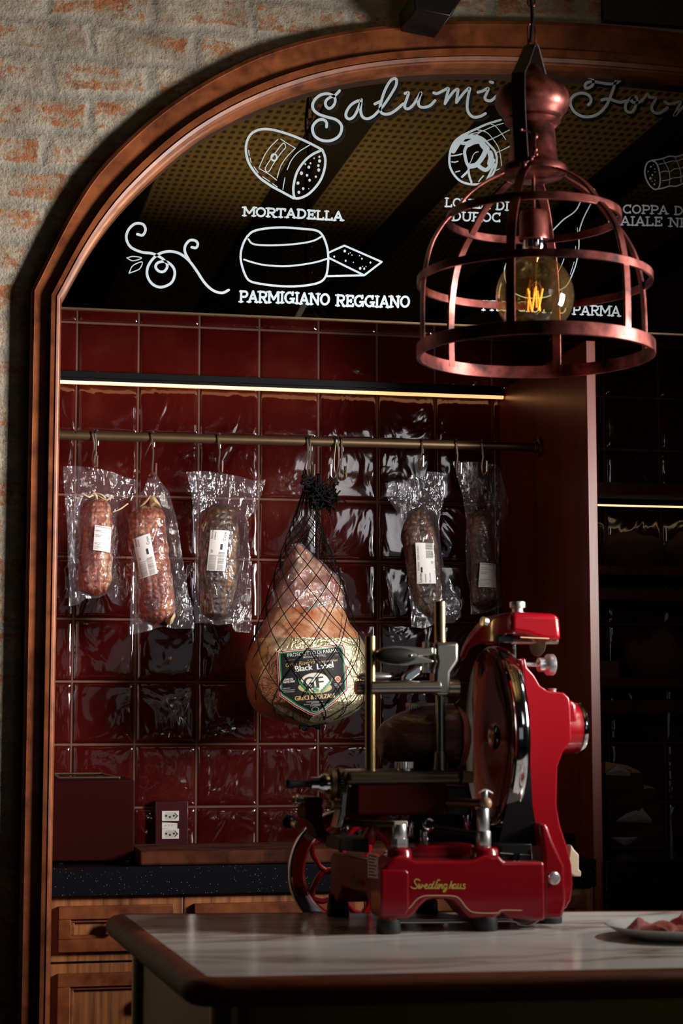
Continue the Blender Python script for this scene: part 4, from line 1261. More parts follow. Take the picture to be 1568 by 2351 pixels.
# ================================================================== the big netted ham
HO, HS = (560, 1240), 5.227
hrows = [(50, 605, 650), (100, 590, 690), (150, 560, 770), (220, 530, 850), (300, 505, 950), (380, 478, 1040), (450, 450, 1090), (550, 420, 1140), (700, 362, 1165), (850, 312, 1195), (1000, 235, 1255), (1100, 190, 1330), (1200, 140, 1400), (1300, 95, 1440), (1400, 60, 1460), (1500, 42, 1470), (1650, 42, 1475), (1750, 52, 1472), (1850, 72, 1462), (1950, 105, 1430), (2050, 180, 1340), (2120, 290, 1220), (2175, 430, 1080), (2215, 600, 900), (2232, 700, 800)]
HY = RY + 0.015
hk = (at_y(700, 1450, HY) - at_y(699, 1450, HY)).length


def hrow(v):
    py = 50 + (2232 - 50) * v
    l, r = interp(hrows, py)
    return py, l, r


def hdepth(half_px):
    return min(0.098, 0.72 * half_px / HS * hk + 0.004)


def ham_pt(th, py, lift=0.0, nz=True):
    l, r = interp(hrows, py)
    c, h = (l + r) / 2, (r - l) / 2
    p = at_y(HO[0] + (c + h * math.cos(th)) / HS, HO[1] + py / HS, HY)
    sq = abs(math.sin(th)) ** 0.8 * (1 if math.sin(th) >= 0 else -1)
    q = Vector((p.x, HY - hdepth(h) * sq, p.z))
    w = lift
    if nz:
        w += noise.noise(q * 14) * 0.004 + noise.noise(q * 45) * 0.0016
        if py < 700: w += (noise.noise(q * 32 + Vector((5, 0, 0))) * 0.006 + abs(noise.noise(q * 70)) * 0.003) * min(1, (760 - py) / 200)
    return q + Vector((math.cos(th), -math.sin(th), 0)) * w


base = at_y(715, 1667, HY)
ham = empty('netted_ham', base, 'large boneless ham in gold foil and black netting, hanging at the middle of the rail', 'ham')


def strip(y0, y1, n, lift, t0=0.0, t1=2 * math.pi):
    return MB().grid(lambda u, v: ham_pt(t0 + (t1 - t0) * u, y0 + (y1 - y0) * v, lift(y0 + (y1 - y0) * v) if callable(lift) else lift), 72, n)


strip(60, 1260, 60, 0.0).build('rind', M['skin'], ham, angle=80)
strip(1185, 2232, 56, 0.0015).build('gold_foil', M['foil'], ham, angle=80)
# amber fat shows down the left flank, outside the foil
MB().grid(lambda u, v: ham_pt(R(180 - 34 + 70 * u) - (0.12 * math.sin(v * 9)), 1230 + 960 * v, 0.004), 18, 50).build('bare_fat', M['tallow'], ham, angle=80)
MB().grid(lambda u, v: ham_pt(2 * math.pi * u, 48 + (820 - 48) * v, 0.004 + 0.006 * abs(noise.noise(Vector((u * 14, v * 7, 3)))), True), 90, 60).build('clear_film', M['filmham'], ham, angle=80)
mb = MB()
for (x, y, r) in [(640, 893, 14), (720, 845, 20), (770, 818, 19), (810, 800, 13), (850, 793, 17), (905, 766, 21), (935, 742, 12)]:
    def stamp(u, v):
        px, py = x + r * v * math.cos(2 * math.pi * u), y + r * v * math.sin(2 * math.pi * u)
        l, rr = interp(hrows, py)
        c, h = (l + rr) / 2, (rr - l) / 2
        th = math.acos(max(-1, min(1, (px - c) / h)))
        return ham_pt(th, py, 0.0012)
    mb.grid(stamp, 10, 2, True)
mb.build('ink_stamp', M['green'], ham, fix=False)


# shield label, drawn in crop pixels and wrapped on the ham
def lab_pt(px, py, lift):
    """the label bridges the foil smoothly"""
    l, r = interp(hrows, py)
    h = (r - l) / 2; c = (l + r) / 2
    d = max(-1.0, min(1.0, (px - c) / h))
    p = at_y(HO[0] + px / HS, HO[1] + py / HS, HY - 0.09)
    sq = (1 - d * d) ** 0.4
    return Vector((p.x, HY - hdepth(h) * sq - 0.0115 - lift, p.z))


shield = [(385, 1335), (800, 1290), (1140, 1248), (1190, 1252), (1215, 1300), (1235, 1560), (1250, 1800), (1050, 1970), (905, 2085), (850, 2108), (790, 2095), (600, 2000), (415, 1868), (400, 1600)]


def shield_at(k):
    cx, cy = 815, 1650
    return [(cx + (x - cx) * k, cy + (y - cy) * k) for x, y in shield]


def shield_mesh(k, lift, name, mat, parent):
    P = [(p.x, p.y) for p in catmull([Vector((x, y, 0)) for x, y in shield_at(k)], 1, True)]
    Q = []
    for i in range(len(P)):
        a, b = P[i], P[(i + 1) % len(P)]
        for t in (0, .25, .5, .75): Q.append((a[0] + (b[0] - a[0]) * t, a[1] + (b[1] - a[1]) * t))
    cx, cy = 815, 1650
    mb = MB().grid(lambda u, v: lab_pt(cx + (Q[int(round(u * len(Q))) % len(Q)][0] - cx) * max(v, 1e-3), cy + (Q[int(round(u * len(Q))) % len(Q)][1] - cy) * max(v, 1e-3), lift), len(Q), 14, True)
    return mb.build(name, M[mat], parent, angle=80, fix=False)


lb = shield_mesh(1.0, 0.0, 'shield_label', 'lwhite', ham)
shield_mesh(0.985, 0.0005, 'red_border', 'lred', lb)
shield_mesh(0.955, 0.0009, 'white_border', 'lwhite', lb)
shield_mesh(0.935, 0.0013, 'green_border', 'lgreen', lb)
shield_mesh(0.895, 0.0017, 'black_field', 'lblack', lb)


def ham_text(name, txt, p0, p1, h, mat, fit=True, bold=0, slant=0.0, lift=0.0022):
    V, F = text_geo(txt)
    w = max(x for x, y in V)
    L = math.hypot(p1[0] - p0[0], p1[1] - p0[1])
    ex, ey = (p1[0] - p0[0]) / L, (p1[1] - p0[1]) / L
    mb = MB()
    for dx in ([0] if not bold else [0, bold]):
        mb.add([lab_pt(p0[0] + ex * (x + slant * y) * L / w + ey * y * h + dx, p0[1] + ey * x * L / w - ex * y * h, lift + dx * .00001) for x, y in V], F)
    return mb.build(name, M[mat], lb, fix=False)


ham_text('label_lettering', 'PROSCIUTTO DI PARMA', (505, 1408), (1110, 1345), 62, 'lwhite')
ham_text('label_lettering', 'PRODUCT OF ITALY', (690, 1424), (960, 1392), 32, 'lwhite')
ham_text('label_lettering', 'Gran Riserva', (480, 1528), (830, 1480), 66, 'lgold', slant=0.25)
ham_text('label_lettering', 'Selezione Folzani', (880, 1478), (1110, 1452), 40, 'lgold', slant=0.25)
ham_text('label_lettering', 'Black', (590, 1585), (800, 1556), 100, 'lwhite', bold=7)
ham_text('label_lettering', 'Label', (850, 1556), (1055, 1528), 100, 'lwhite', bold=7)
ham_text('label_lettering', 'BONELESS', (455, 1692), (572, 1680), 36, 'lwhite', bold=2)
ham_text('label_lettering', 'PARMA HAM', (455, 1722), (590, 1708), 36, 'lwhite', bold=2)
for i in range(3):
    ham_text('label_lettering', 'CONFEZIONATO DA PROSCIUTTI', (455, 1788 + i * 22), (590 - (i == 0) * 50, 1782 + i * 21), 17, 'lwhite')
    ham_text('label_lettering', 'DENOMINAZIONE DI ORIGINE', (1060 + i * 12, 1735 + i * 18), (1180 - i * 12, 1726 + i * 18), 15, 'lwhite')
ham_text('label_lettering', 'GRECI & FOLZANI', (590, 1928), (1075, 1890), 74, 'lgold', bold=6)
for i, (a, b, h) in enumerate([(730, 930, 18), (790, 880, 22), (700, 990, 18), (780, 900, 16)]):
    ham_text('label_lettering', 'PRODOTTO STAGIONATO PARMA', (a, 1950 + i * 16), (b, 1942 + i * 16), h, 'lwhite')


def disc(name, cx, cy, rx, ry, lift, mat, r0=0.0):
    return MB().grid(lambda u, v: lab_pt(cx + rx * (r0 + (1 - r0) * v) * math.cos(2 * math.pi * u), cy + ry * (r0 + (1 - r0) * v) * math.sin(2 * math.pi * u), lift), 40, 6, True).build(name, M[mat], lb, fix=False)


disc('emblem_base', 835, 1770, 205, 70, 0.0019, 'olive')
disc('emblem_rim', 835, 1705, 178, 112, 0.0021, 'lgold')
disc('emblem_oval', 835, 1705, 170, 105, 0.0024, 'lwhite')
mb = MB()
for i in range(7):
    t = i / 6
    for s in (-1, 1):
        x, y = 835 + s * (205 - 120 * t), 1690 + 130 * t
        mb.ribbon([(x, y - 30), (x - s * 6, y), (x - s * 18, y + 32)], 11, lambda a, b, sd: lab_pt(a, b, 0.0032 + (0.0002 if sd == 0 else 0)))
mb.build('laurel_leaf', M['lgreen'], lb)
ham_text('label_lettering', 'G', (690, 1790), (815, 1776), 200, 'ink', bold=10, lift=0.0032).name = 'monogram'
ham_text('label_lettering', 'F', (835, 1778), (935, 1766), 190, 'ink', bold=10, lift=0.0032).name = 'monogram'
ham_text('label_lettering', '&', (800, 1822), (880, 1814), 90, 'lgreen', bold=6, lift=0.0032).name = 'monogram'
disc('seal', 1115, 1672, 42, 40, 0.0021, 'lgold')
disc('seal_core', 1115, 1672, 26, 26, 0.0025, 'lred')
disc('oval_stamp', 845, 2032, 44, 30, 0.0021, 'lwhite', 0.88)
mb = MB()
for (a, b) in [((480, 1450), (590, 1436)), ((930, 1400), (1120, 1378)), ((590, 1608), (1060, 1552))]:
    mb.ribbon([a, b], 3, lambda x, y, sd: lab_pt(x, y, 0.0021 + (0.0002 if sd == 0 else 0)))
for i in range(5):
    mb.ribbon([(745 + i * 32, 1446 - i * 3), (752 + i * 32, 1445 - i * 3)], 8, lambda x, y, sd: lab_pt(x, y, 0.0021 + (0.0002 if sd == 0 else 0)))
mb.build('gold_rule', M['lgold'], lb)

# netting: diamond mesh of black string gathered up to the hook and down to a knot
nrows = [(1104, 704, 708), (1150, 688, 718), (1200, 670, 734), (1250, 652, 752), (1300, 636, 774), (1350, 620, 788), (1400, 604, 802), (1440, 590, 816), (1480, 577, 832), (1520, 568, 841), (1560, 566, 843), (1590, 570, 842), (1615, 582, 832), (1640, 612, 800), (1655, 650, 765), (1664, 690, 738), (1668, 706, 722)]


def net_pt(th, py):
    l, r = interp(nrows, py)
    c, h = (l + r) / 2, (r - l) / 2
    p = at_y(c + h * math.cos(th), py, HY)
    hd = min(0.108, 0.74 * h * hk + 0.003)
    hd += 0.013 * max(0.0, min(1.0, (py - 1440) / 40, (1662 - py) / 20))
    s = math.sin(th)
    sq = abs(s) ** 0.72 * (1 if s >= 0 else -1)
    return Vector((p.x, HY - hd * sq, p.z))


mb = MB()
NS = 12
# arc-length rows: equal diamonds
ys = [1104 + (1668 - 1104) * (i / 70) for i in range(71)]
for k in range(NS):
    for sgn in (1, -1):
        ph = 0.0
        pts = []
        for i, py in enumerate(ys):
            l, r = interp(nrows, py)
            h = max(6, (r - l) / 2)
            ph += sgn * (ys[1] - ys[0]) / max(34, h) * 0.80 if py > 1190 else sgn * 0.01
            pts.append(net_pt(2 * math.pi * (k + 0.25) / NS + ph, py))
        mb.tube(pts, 0.00105, 5)
mb.build('netting', M['string'], ham)
mb = MB()
random.seed(11)
# frayed rope clump from the ham's hook across to the next hook
spine = catmull([at_y(712, 1104, RY - 0.01), at_y(722, 1120, RY - 0.012), at_y(736, 1140, RY - 0.012), at_y(752, 1152, RY - 0.01), at_y(764, 1138, RY - 0.01)], 10)
for i in range(120):
    c = random.choice(spine) + Vector((random.uniform(-.012, .012), random.uniform(-.014, .014), random.uniform(-.013, .013)))
    P = [c]
    d = Vector((random.uniform(-1, 1), random.uniform(-1, 1), random.uniform(-1, 1)))
    for j in range(5):
        d = (d + Vector((random.uniform(-1, 1), random.uniform(-1, 1), random.uniform(-1, 1))) * 0.9).normalized()
        P.append(P[-1] + d * 0.007)
    mb.tube(catmull(P, 3), 0.0020, 5)
for pts in ([(752, 1142), (756, 1120), (762, 1106), (769, 1098)], [(761, 1138), (766, 1118), (770, 1104), (772, 1098)], [(757, 1150), (756, 1165), (757, 1178)], [(740, 1150), (733, 1162), (738, 1170)]):
    mb.tube(catmull([at_y(x, y, RY - 0.008) for x, y in pts], 5), 0.0024, 6)
mb.build('rope_knot', M['string'], ham)
mb = MB()
for i in range(14):
    a = random.uniform(0, 6.28)
    P = [at_y(712, 1664, HY), at_y(712 + 26 * math.cos(a), 1670 + 7 * math.sin(a), HY + random.uniform(-.02, .02))]
    mb.tube(P, 0.0026, 6)
mb.build('bottom_knot', M['string'], ham)
# ================================================================== worktop, cabinets and what stands on them
CT = 0.924
ct_b = at_y(380, 2055, -0.69).z
wt = single(MB().box((-0.088, -0.69, ct_b), (PX - 0.001, -0.009, CT)), 'granite_worktop', M['granite'], 'black granite worktop along the red tiled niche, left of the partition', 'worktop', bevel=0.002)
up = single(MB().box((PX - 0.022, -0.55, CT), (PX - 0.001, -0.12, CT + 0.045)), 'granite_upstand', M['granite'], 'short black granite upstand at the foot of the wooden partition', 'upstand', bevel=0.001)
single(MB().box((pw + 0.001, -0.68, 0.0), (2.25, -0.009, CT - 0.005)), 'black_counter', M['granite'], 'black stone counter under the dark bread shelves, right of the partition', 'counter', bevel=0.002)


def framed_panel(mb, x0, x1, z0, z1, yf):
    """raised moulding frame of a cabinet front"""
    w = 0.026
    for (a, b, c, d) in ((x0, x1, z1 - w, z1), (x0, x1, z0, z0 + w), (x0, x0 + w, z0 + w, z1 - w), (x1 - w, x1, z0 + w, z1 - w)):
        mb.box((a, yf - 0.016, c), (b, yf, d))
    x0 += w - 0.001; x1 -= w - 0.001; z0 += w - 0.001; z1 -= w - 0.001
    w = 0.008
    for (a, b, c, d) in ((x0, x1, z1 - w, z1), (x0, x1, z0, z0 + w), (x0, x0 + w, z0 + w, z1 - w), (x1 - w, x1, z0 + w, z1 - w)):
        mb.box((a, yf - 0.009, c), (b, yf, d))
    return mb


CF = -0.672
dz0, dz1 = at_y(250, 2206, CF).z, ct_b - 0.001
xs = [-0.0875, at_y(421.5, 2080, CF).x, 0.565, PX - 0.002]
labs = ['striped wooden base cabinet nearest the left frame post, behind the table corner', 'striped wooden base cabinet in the middle, mostly hidden behind the red slicer', 'striped wooden base cabinet beside the partition, glimpsed right of the slicer']
for i in range(3):
    x0, x1 = xs[i] + 0.001, xs[i + 1] - 0.001
    c = empty('base_cabinet', ((x0 + x1) / 2, -0.35, 0), labs[i], 'cabinet', 'wooden cabinets under the granite')
    MB().box((x0, CF + 0.018, 0.0), (x1, -0.01, ct_b - 0.001)).build('body', M['cabwood'], c)
    dr = MB().box((x0, CF, dz0), (x1, CF + 0.018, dz1 - 0.001)).build('drawer', M['cabwood'], c, bevel=0.001)
    pz0, pz1 = (at_y(200, 2184, CF).z, at_y(200, 2079, CF).z)
    px0 = at_y(131.5, 2130, CF).x - xs[0]
    framed_panel(MB(), x0 + px0, x1 - 0.021, pz0, pz1, CF).build('drawer_moulding', M['trimwood'], dr, bevel=0.0015)
    kx = at_y(257, 2136, CF).x - xs[0] + x0 if i == 0 else (x0 + x1) / 2
    MB().lathe([(0.006, 0), (0.006, 0.012), (0.013, 0.018), (0.015, 0.026), (0.010, 0.033), (0.0, 0.034)], (kx, CF, (pz0 + pz1) / 2 + 0.004), (0, -1, 0), 24).build('knob', M['blackmatte'], dr)
    z1 = at_y(250, 2211, CF).z
    d = MB().box((x0, CF, 0.08), (x1, CF + 0.018, z1)).build('door', M['cabwood'], c, bevel=0.001)
    framed_panel(MB(), x0 + px0, x1 - 0.021, 0.12, at_y(200, 2233, CF).z, CF).build('door_moulding', M['trimwood'], d, bevel=0.0015)
    kx = at_y(335, 2296, CF).x - xs[0] + x0 if i == 0 else x1 - 0.03
    MB().lathe([(0.006, 0), (0.006, 0.012), (0.013, 0.018), (0.015, 0.026), (0.010, 0.033), (0.0, 0.034)], (kx, CF, at_y(335, 2296, CF).z), (0, -1, 0), 24).build('knob', M['blackmatte'], d)

# maroon appliance box at the left
BY = -0.60
bx1, bz0, bz1 = at_y(308, 1880, BY).x, at_y(220, 1977, BY).z, at_y(220, 1791, BY).z
bx0 = -0.083
t = empty('countertop_oven', ((bx0 + bx1) / 2, BY + .13, CT), 'plain maroon metal box on small ribbed feet at the left end of the worktop', 'appliance')
MB().box((bx0, BY, bz0), (bx1, BY + 0.25, bz1)).build('housing', M['boxred'], t, bevel=0.003)
mb = MB()
tz = bz1 + 0.004
mb.tube([(bx0 + 0.02, BY + 0.02, tz), (bx1 - 0.03, BY + 0.02, tz)], 0.0028).tube([(bx0 + 0.005, BY + 0.20, tz + .003), (bx1 - 0.05, BY + 0.20, tz + .003)], 0.0035)
mb.tube([(bx0 + 0.02, BY + 0.02, tz), (bx0 + 0.02, BY + 0.20, tz + 0.003)], 0.0025).tube([(bx1 - 0.03, BY + 0.02, tz), (bx1 - 0.05, BY + 0.20, tz + 0.003)], 0.0025)
mb.build('top_rack', M['steel'], t)
for px in (138, 274):
    x = at_y(px, 1983, BY + 0.02).x
    for yy in (BY + 0.022, BY + 0.22):
        MB().lathe([(0.008, 0), (0.0095, 0.001), (0.0085, 0.002)] + [(0.0095 if i % 2 else 0.0082, 0.003 + i * (bz0 - CT - 0.004) / 8) for i in range(8)] + [(0.008, bz0 - CT)], (x, yy, CT), (0, 0, 1), 20).build('foot', M['rubber'], t)

# butcher-block board
q = at_z(345, 1989, CT)
bb0, bb1 = -0.683, -0.452
x0 = at_y(320, 1975, q.y).x
single(MB().box((x0, bb0, CT + 0.0005), (0.80, bb1, CT + 0.030)), 'cutting_board', M['boardwood'], 'thick wooden butcher block board lying on the granite worktop', 'cutting board', bevel=0.006, seg=3)

# wall socket plate
s0, s1 = at_y(353, 1838, 0.0), at_y(428, 1935, 0.0)
t = empty('socket_plate', ((s0.x + s1.x) / 2, -0.02, s1.z), 'maroon double socket plate on the red tiles above the cutting board', 'socket')
MB().box((s0.x, -0.034, s1.z - 0.006), (s1.x, -0.001, s0.z)).build('plate', M['plate'], t, bevel=0.002)
for (ya, yb) in ((1862, 1884.5), (1903, 1925.5)):
    a, b = at_y(371.5, ya, -0.034), at_y(410.5, yb, -0.034)
    so = MB().box((a.x, -0.0365, b.z), (b.x, -0.0335, a.z)).build('outlet', M['white'], t, bevel=0.0004)
    w, h = b.x - a.x, a.z - b.z
    mb = MB().prism([(0.14, .5), (0.24, .86), (0.74, .86), (0.95, .5), (0.74, .14), (0.24, .14)], lambda p, sd: (a.x + p[0] * w, -0.0368 if sd == 0 else -0.0364, b.z + p[1] * h))
    mb.build('recess', pbr('recess_shade', (0.52, 0.50, 0.46), 0.5), so)  # flat hexagon, the shade of the recess is in its darker colour
    mb = MB()
    for (u, v) in ((0.25, .52), (0.47, .40), (0.70, .52)):
        mb.cyl((a.x + u * w, -0.0372, b.z + v * h), (a.x + u * w, -0.036, b.z + v * h), 0.0026, seg=14)
    mb.prism([(0.74, .86), (0.95, .5), (0.74, .14), (0.76, .3), (0.86, .5), (0.76, .72)], lambda p, sd: (a.x + p[0] * w, -0.0372 if sd == 0 else -0.036, b.z + p[1] * h))  # dark crescent paints the shade along the recess's right wall
    mb.build('hole_and_shade', M['ink'], so)
a, b = at_y(372, 1888, -0.034), at_y(407, 1902, -0.034)
st = MB().add([(a.x, -0.0348, a.z), (b.x, -0.0348, a.z - .002), (b.x, -0.0348, b.z - .001), (a.x, -0.0348, b.z)], [(0, 1, 2, 3)]).build('sticker', M['white'], t, fix=False)
mb = MB()
for i in range(3):
    mb.tube(catmull([(a.x + (0.25 + i * .2) * (b.x - a.x) + .0015 * math.sin(j * 2 + i), -0.0351, (a.z + b.z) / 2 + .002 * math.cos(j * 1.9)) for j in range(5)], 3), 0.0003, 4)
mb.build('scribble', M['stainplate'], st)

# ================================================================== right-hand niche: shelves, loaves, crates
SX0, SX1 = pw + 0.001, 2.25
SG = 'dark wooden shelves right of the partition'


def shelf(pyt, pyb, lab, yf=-0.33):
    z1, z0 = at_y(1470, pyt, yf).z, at_y(1470, pyb, yf).z
    single(MB().box((SX0, yf, z0), (SX1, -0.009, z1)), 'wall_shelf', M['shelfwood'], lab, 'shelf', SG, bevel=0.001)
    return z1, z0


zA, zAb = shelf(1108, 1134, 'dark wooden shelf topmost right of the partition, above the thin light strip')
zB, _ = shelf(1300, 1320, 'dark wooden shelf carrying the crusty loaves right of the partition')
shelf(1350, 1378, 'dark wooden shelf just under the loaf shelf, with nothing on it', -0.31)
zC, _ = shelf(1557, 1577, 'dark wooden shelf carrying the big round loaf')
shelf(1608, 1636, 'dark wooden shelf below the round loaf, above the stacked crates', -0.31)
lz = at_y(1470, 1163, -0.20).z
lb2 = single(MB().box((SX0, -0.214, lz + 0.002), (SX1, -0.190, zAb - 0.0005)), 'shelf_light', M['black'], 'thin light strip under the topmost dark shelf right of the partition', 'lamp')
MB().box((SX0, -0.213, lz - 0.002), (SX1, -0.206, lz + 0.002)).build('led_strip', M['led2'], lb2)


def loaf(pxl, pxr, pyt, zb, Y, lab, seed, d=0.8):
    a, b = at_y(pxl, pyt, Y), at_y(pxr, pyt, Y)
    h = a.z - zb
    w = (b.x - a.x) / 2
    c = Vector(((a.x + b.x) / 2, Y, zb))

    def fn(u, v):
        th, ph = 2 * math.pi * u, math.pi * v
        p = Vector((w * math.sin(ph) * math.cos(th), w * d * math.sin(ph) * math.sin(th), -math.cos(ph) * h * 0.5 + h * 0.5))
        if p.z < h * .18: p.z = h * .18 * (p.z / (h * .18)) ** 3
        n = noise.noise(p * 22 + Vector((seed, 0, 0))) * 0.012 + abs(noise.noise(p * 50 + Vector((0, seed, 0)))) * 0.006
        q = c + p * (1 + n / w)
        q.z = max(q.z, zb + 0.0004)
        return q
    single(MB().grid(fn, 48, 28, True), 'bread_loaf', M['crust'], lab, 'bread', 'crusty loaves on the dark shelves', angle=80)


loaf(1382, 1520, 1222, zB, -0.19, 'crusty loaf on the shelf under the light strip, beside the partition', 2, 0.6)
loaf(1526, 1640, 1226, zB, -0.19, 'crusty loaf cut by the right edge, on the shelf under the light strip', 9, 0.6)
loaf(1432, 1572, 1452, zC, -0.19, 'big round dark loaf alone on the middle dark shelf', 5, 0.7)
a, b = at_y(1384, 1517, -0.2), at_y(1423, 1558, -0.2)
single(MB().box((SX0 + 0.004, -0.2, zC + 0.0005), (b.x, -0.10, a.z)), 'small_box', pbr('brown_card', (0.10, 0.035, 0.02), 0.8), 'small brown box beside the big round loaf, against the partition', 'box', bevel=0.002)

CG = 'wooden crates stacked on the black counter'
specs = [(1402, 1534, 1940, None, 'plain wooden crate at the bottom of the stack on the black counter'), (1398, 1524, 1885, 0.0, 'wooden crate with grey paper hanging over its rim, second from the bottom'),
         (1394, 1516, 1848, 0.0, 'wooden crate with crumpled grey paper sticking out, middle of the stack'), (1392, 1509, 1813, 0.0, 'wooden crate under the topmost one, kraft paper at its right end'), (1389, 1475, 1776, 0.0, 'shorter wooden crate topmost of the stack, filled with kraft paper')]
YC = -0.40
zprev = CT - 0.0045
crz = []
for i, (pl, pr, pt, _, lab) in enumerate(specs):
    x0, x1 = max(SX0 + 0.003, at_y(pl, pt, YC).x), at_y(pr, pt, YC).x
    z1 = at_y(1450, pt, YC).z
    c = empty('wooden_crate', ((x0 + x1) / 2, YC + .12, zprev), lab, 'crate', CG)
    z0 = zprev + 0.0006
    MB().box((x0, YC, z0), (x1, YC + 0.012, z1)).build('front_board', M['cratewood'], c, bevel=0.001)
    MB().box((x0, YC + 0.228, z0), (x1, YC + 0.24, z1)).build('rear_board', M['cratewood'], c, bevel=0.001)
    for s in (x0, x1 - 0.012):
        MB().box((s, YC + 0.0125, z0), (s + 0.012, YC + 0.2275, z1)).build('side_board', M['cratewood'], c, bevel=0.001)
    MB().box((x0 + 0.0125, YC + 0.0125, z0), (x1 - 0.0125, YC + 0.2275, z0 + 0.006)).build('bottom_board', M['cratewood'], c)
    crz.append((x0, x1, z0, z1))
    zprev = z1


def paper(pts, y, name, mat, lab, depth=0.03):
    """folded sheet: outline in pixels at depth y, folded back over itself"""
    mb = MB()
    P = [at_y(px, py, y) for px, py in pts]
    c = sum(P, Vector((0, 0, 0))) / len(P)
    n = len(P)
    v = [c + Vector((0, -0.006, 0))] + P + [p + Vector((0, depth, -0.004 + 0.003 * math.sin(i * 2.3))) for i, p in enumerate(P)]
    f = [(0, 1 + i, 1 + (i + 1) % n) for i in range(n)] + [(1 + i, 1 + n + i, 1 + n + (i + 1) % n, 1 + (i + 1) % n) for i in range(n)] + [tuple(range(1 + n, 1 + 2 * n))]
    mb.add(v, f)
    return single(mb, name, M[mat], lab, 'paper', 'paper sheets in the crates', angle=20)


paper([(1390, 1775), (1390, 1749), (1416, 1753), (1440, 1757), (1464, 1768), (1473, 1775)], YC + 0.016, 'paper_sheet', 'kraft', 'brown kraft paper heaped in the topmost crate')
paper([(1392, 1775), (1420, 1754), (1448, 1775)], YC + 0.005 - 0.008, 'paper_sheet', 'greypaper', 'grey paper corner in front of the kraft paper on the topmost crate', 0.003)
paper([(1477, 1812), (1477, 1802), (1495, 1806), (1508, 1813)], YC + 0.016, 'paper_sheet', 'kraft', 'bit of kraft paper at the right end of the second crate from the top')
paper([(1416, 1883), (1438, 1868), (1460, 1860), (1466, 1862), (1474, 1855), (1497, 1883)], YC - 0.007, 'paper_sheet', 'greypaper', 'crumpled grey paper over the front of the middle crate', 0.005)
paper([(1404, 1922), (1466, 1922), (1450, 1930), (1434, 1940), (1418, 1931)], YC - 0.007, 'paper_sheet', 'greypaper', 'grey paper tip hanging over the second crate from the bottom', 0.005)

# black box-shaped fixture on the brick, top
a, b, c_, d_ = at_y(948, -20, -0.93), at_y(953, 22, -0.93), at_y(1034, 38, -0.93), at_y(1070, -20, -0.93)
mb = MB().prism([(p.x, p.z) for p in (a, b, c_, d_)], lambda p, sd: (p[0], -0.93 if sd == 0 else -0.80, p[1]))
fx = single(mb, 'wall_fixture', M['black'], 'black box fixture on the brick above the arch, cut by the top edge', 'fixture', bevel=0.003)
fx_c = fx.location
MB().box((a.x + .02, -0.81, a.z - 0.03), (a.x + .06, -0.746, a.z)).build('bracket', M['black'], fx)

# ================================================================== island table
TZ = 0.90
A = at_z(285, 2100, TZ); B = at_z(478, 2243, TZ)          # marble corners: back left, front left
dirb = (at_z(1400, 2094, TZ) - at_z(700, 2098, TZ)).normalized()
dirf = (at_z(1567, 2226, TZ) - at_z(900, 2239, TZ)).normalized()
Cc = A + dirb * 1.75; D = B + dirf * 1.70
corners = [B, D, Cc, A]


def offset_poly(P, d):
    out = []
    n = len(P)
    for i in range(n):
        p0, p1, p2 = P[i - 1], P[i], P[(i + 1) % n]
        e1, e2 = (p1 - p0).normalized(), (p2 - p1).normalized()
        n1, n2 = Vector((e1.y, -e1.x, 0)), Vector((e2.y, -e2.x, 0))
        m = (n1 + n2).normalized()
        out.append(p1 + m * (d / max(0.3, m.dot(n1))))
    return out


def rounded(P, r, k=7):
    out = []
    n = len(P)
    for i in range(n):
        p0, p1, p2 = P[i - 1], P[i], P[(i + 1) % n]
        a_ = p1 + (p0 - p1).normalized() * r
        c2 = p1 + (p2 - p1).normalized() * r
        for j in range(k + 1):
            t_ = j / k
            out.append((a_ * (1 - t_) ** 2 + p1 * 2 * t_ * (1 - t_) + c2 * t_ * t_))
    return out


tb = empty('island_table', ((A.x + Cc.x) / 2, (A.y + B.y) / 2, 0.0), 'marble-topped island table with dark wood rim and brass body, in front', 'table')
inner = rounded(corners, 0.018)
mb = MB()
n = len(inner)
mb.add([Vector((p.x, p.y, TZ)) for p in inner] + [Vector((p.x, p.y, TZ - 0.018)) for p in inner], [tuple(range(n)), tuple(range(n, 2 * n))[::-1]] + [(i, i + n, (i + 1) % n + n, (i + 1) % n) for i in range(n)])
mb.build('marble_top', M['marble'], tb)
RP = [(0.0, 0.0), (0.003, 0.0005), (0.012, 0.0005), (0.020, -0.001), (0.0265, -0.005), (0.0305, -0.011), (0.032, -0.018), (0.0305, -0.025), (0.0265, -0.031), (0.020, -0.035), (0.0, -0.036), (0.0, -0.0185)]
mb = MB()
loops = []
for d, z in RP:
    loops.append([Vector((p.x, p.y, TZ + z)) for p in rounded(offset_poly(corners, d), 0.018 + d * 1.15)])
vs_ = [p for l in loops for p in l]
m_ = len(RP)
fs = [(i * n + k, i * n + (k + 1) % n, ((i + 1) % m_) * n + (k + 1) % n, ((i + 1) % m_) * n + k) for i in range(m_ - 1) for k in range(n)]
mb.add(vs_, fs)
mb.build('wooden_rim', M['edgewood'], tb, angle=50)
body = offset_poly(corners, -0.022)
pb = rounded(body, 0.05, 10)
nb = len(pb)
mb = MB().add([Vector((p.x, p.y, TZ - 0.0365)) for p in pb] + [Vector((p.x, p.y, 0.10)) for p in pb], [tuple(range(nb)), tuple(range(nb, 2 * nb))[::-1]] + [(i, i + nb, (i + 1) % nb + nb, (i + 1) % nb) for i in range(nb)])
mb.build('brass_body', M['olive_brass'], tb)
cpt = offset_poly(corners, -0.034)
for i, p in enumerate(cpt):
    MB().cyl(Vector((p.x, p.y, 0.10)), Vector((p.x, p.y, TZ - 0.037)), 0.026, seg=32).build('corner_post', M['brass'], tb)
kick = offset_poly(corners, -0.09)
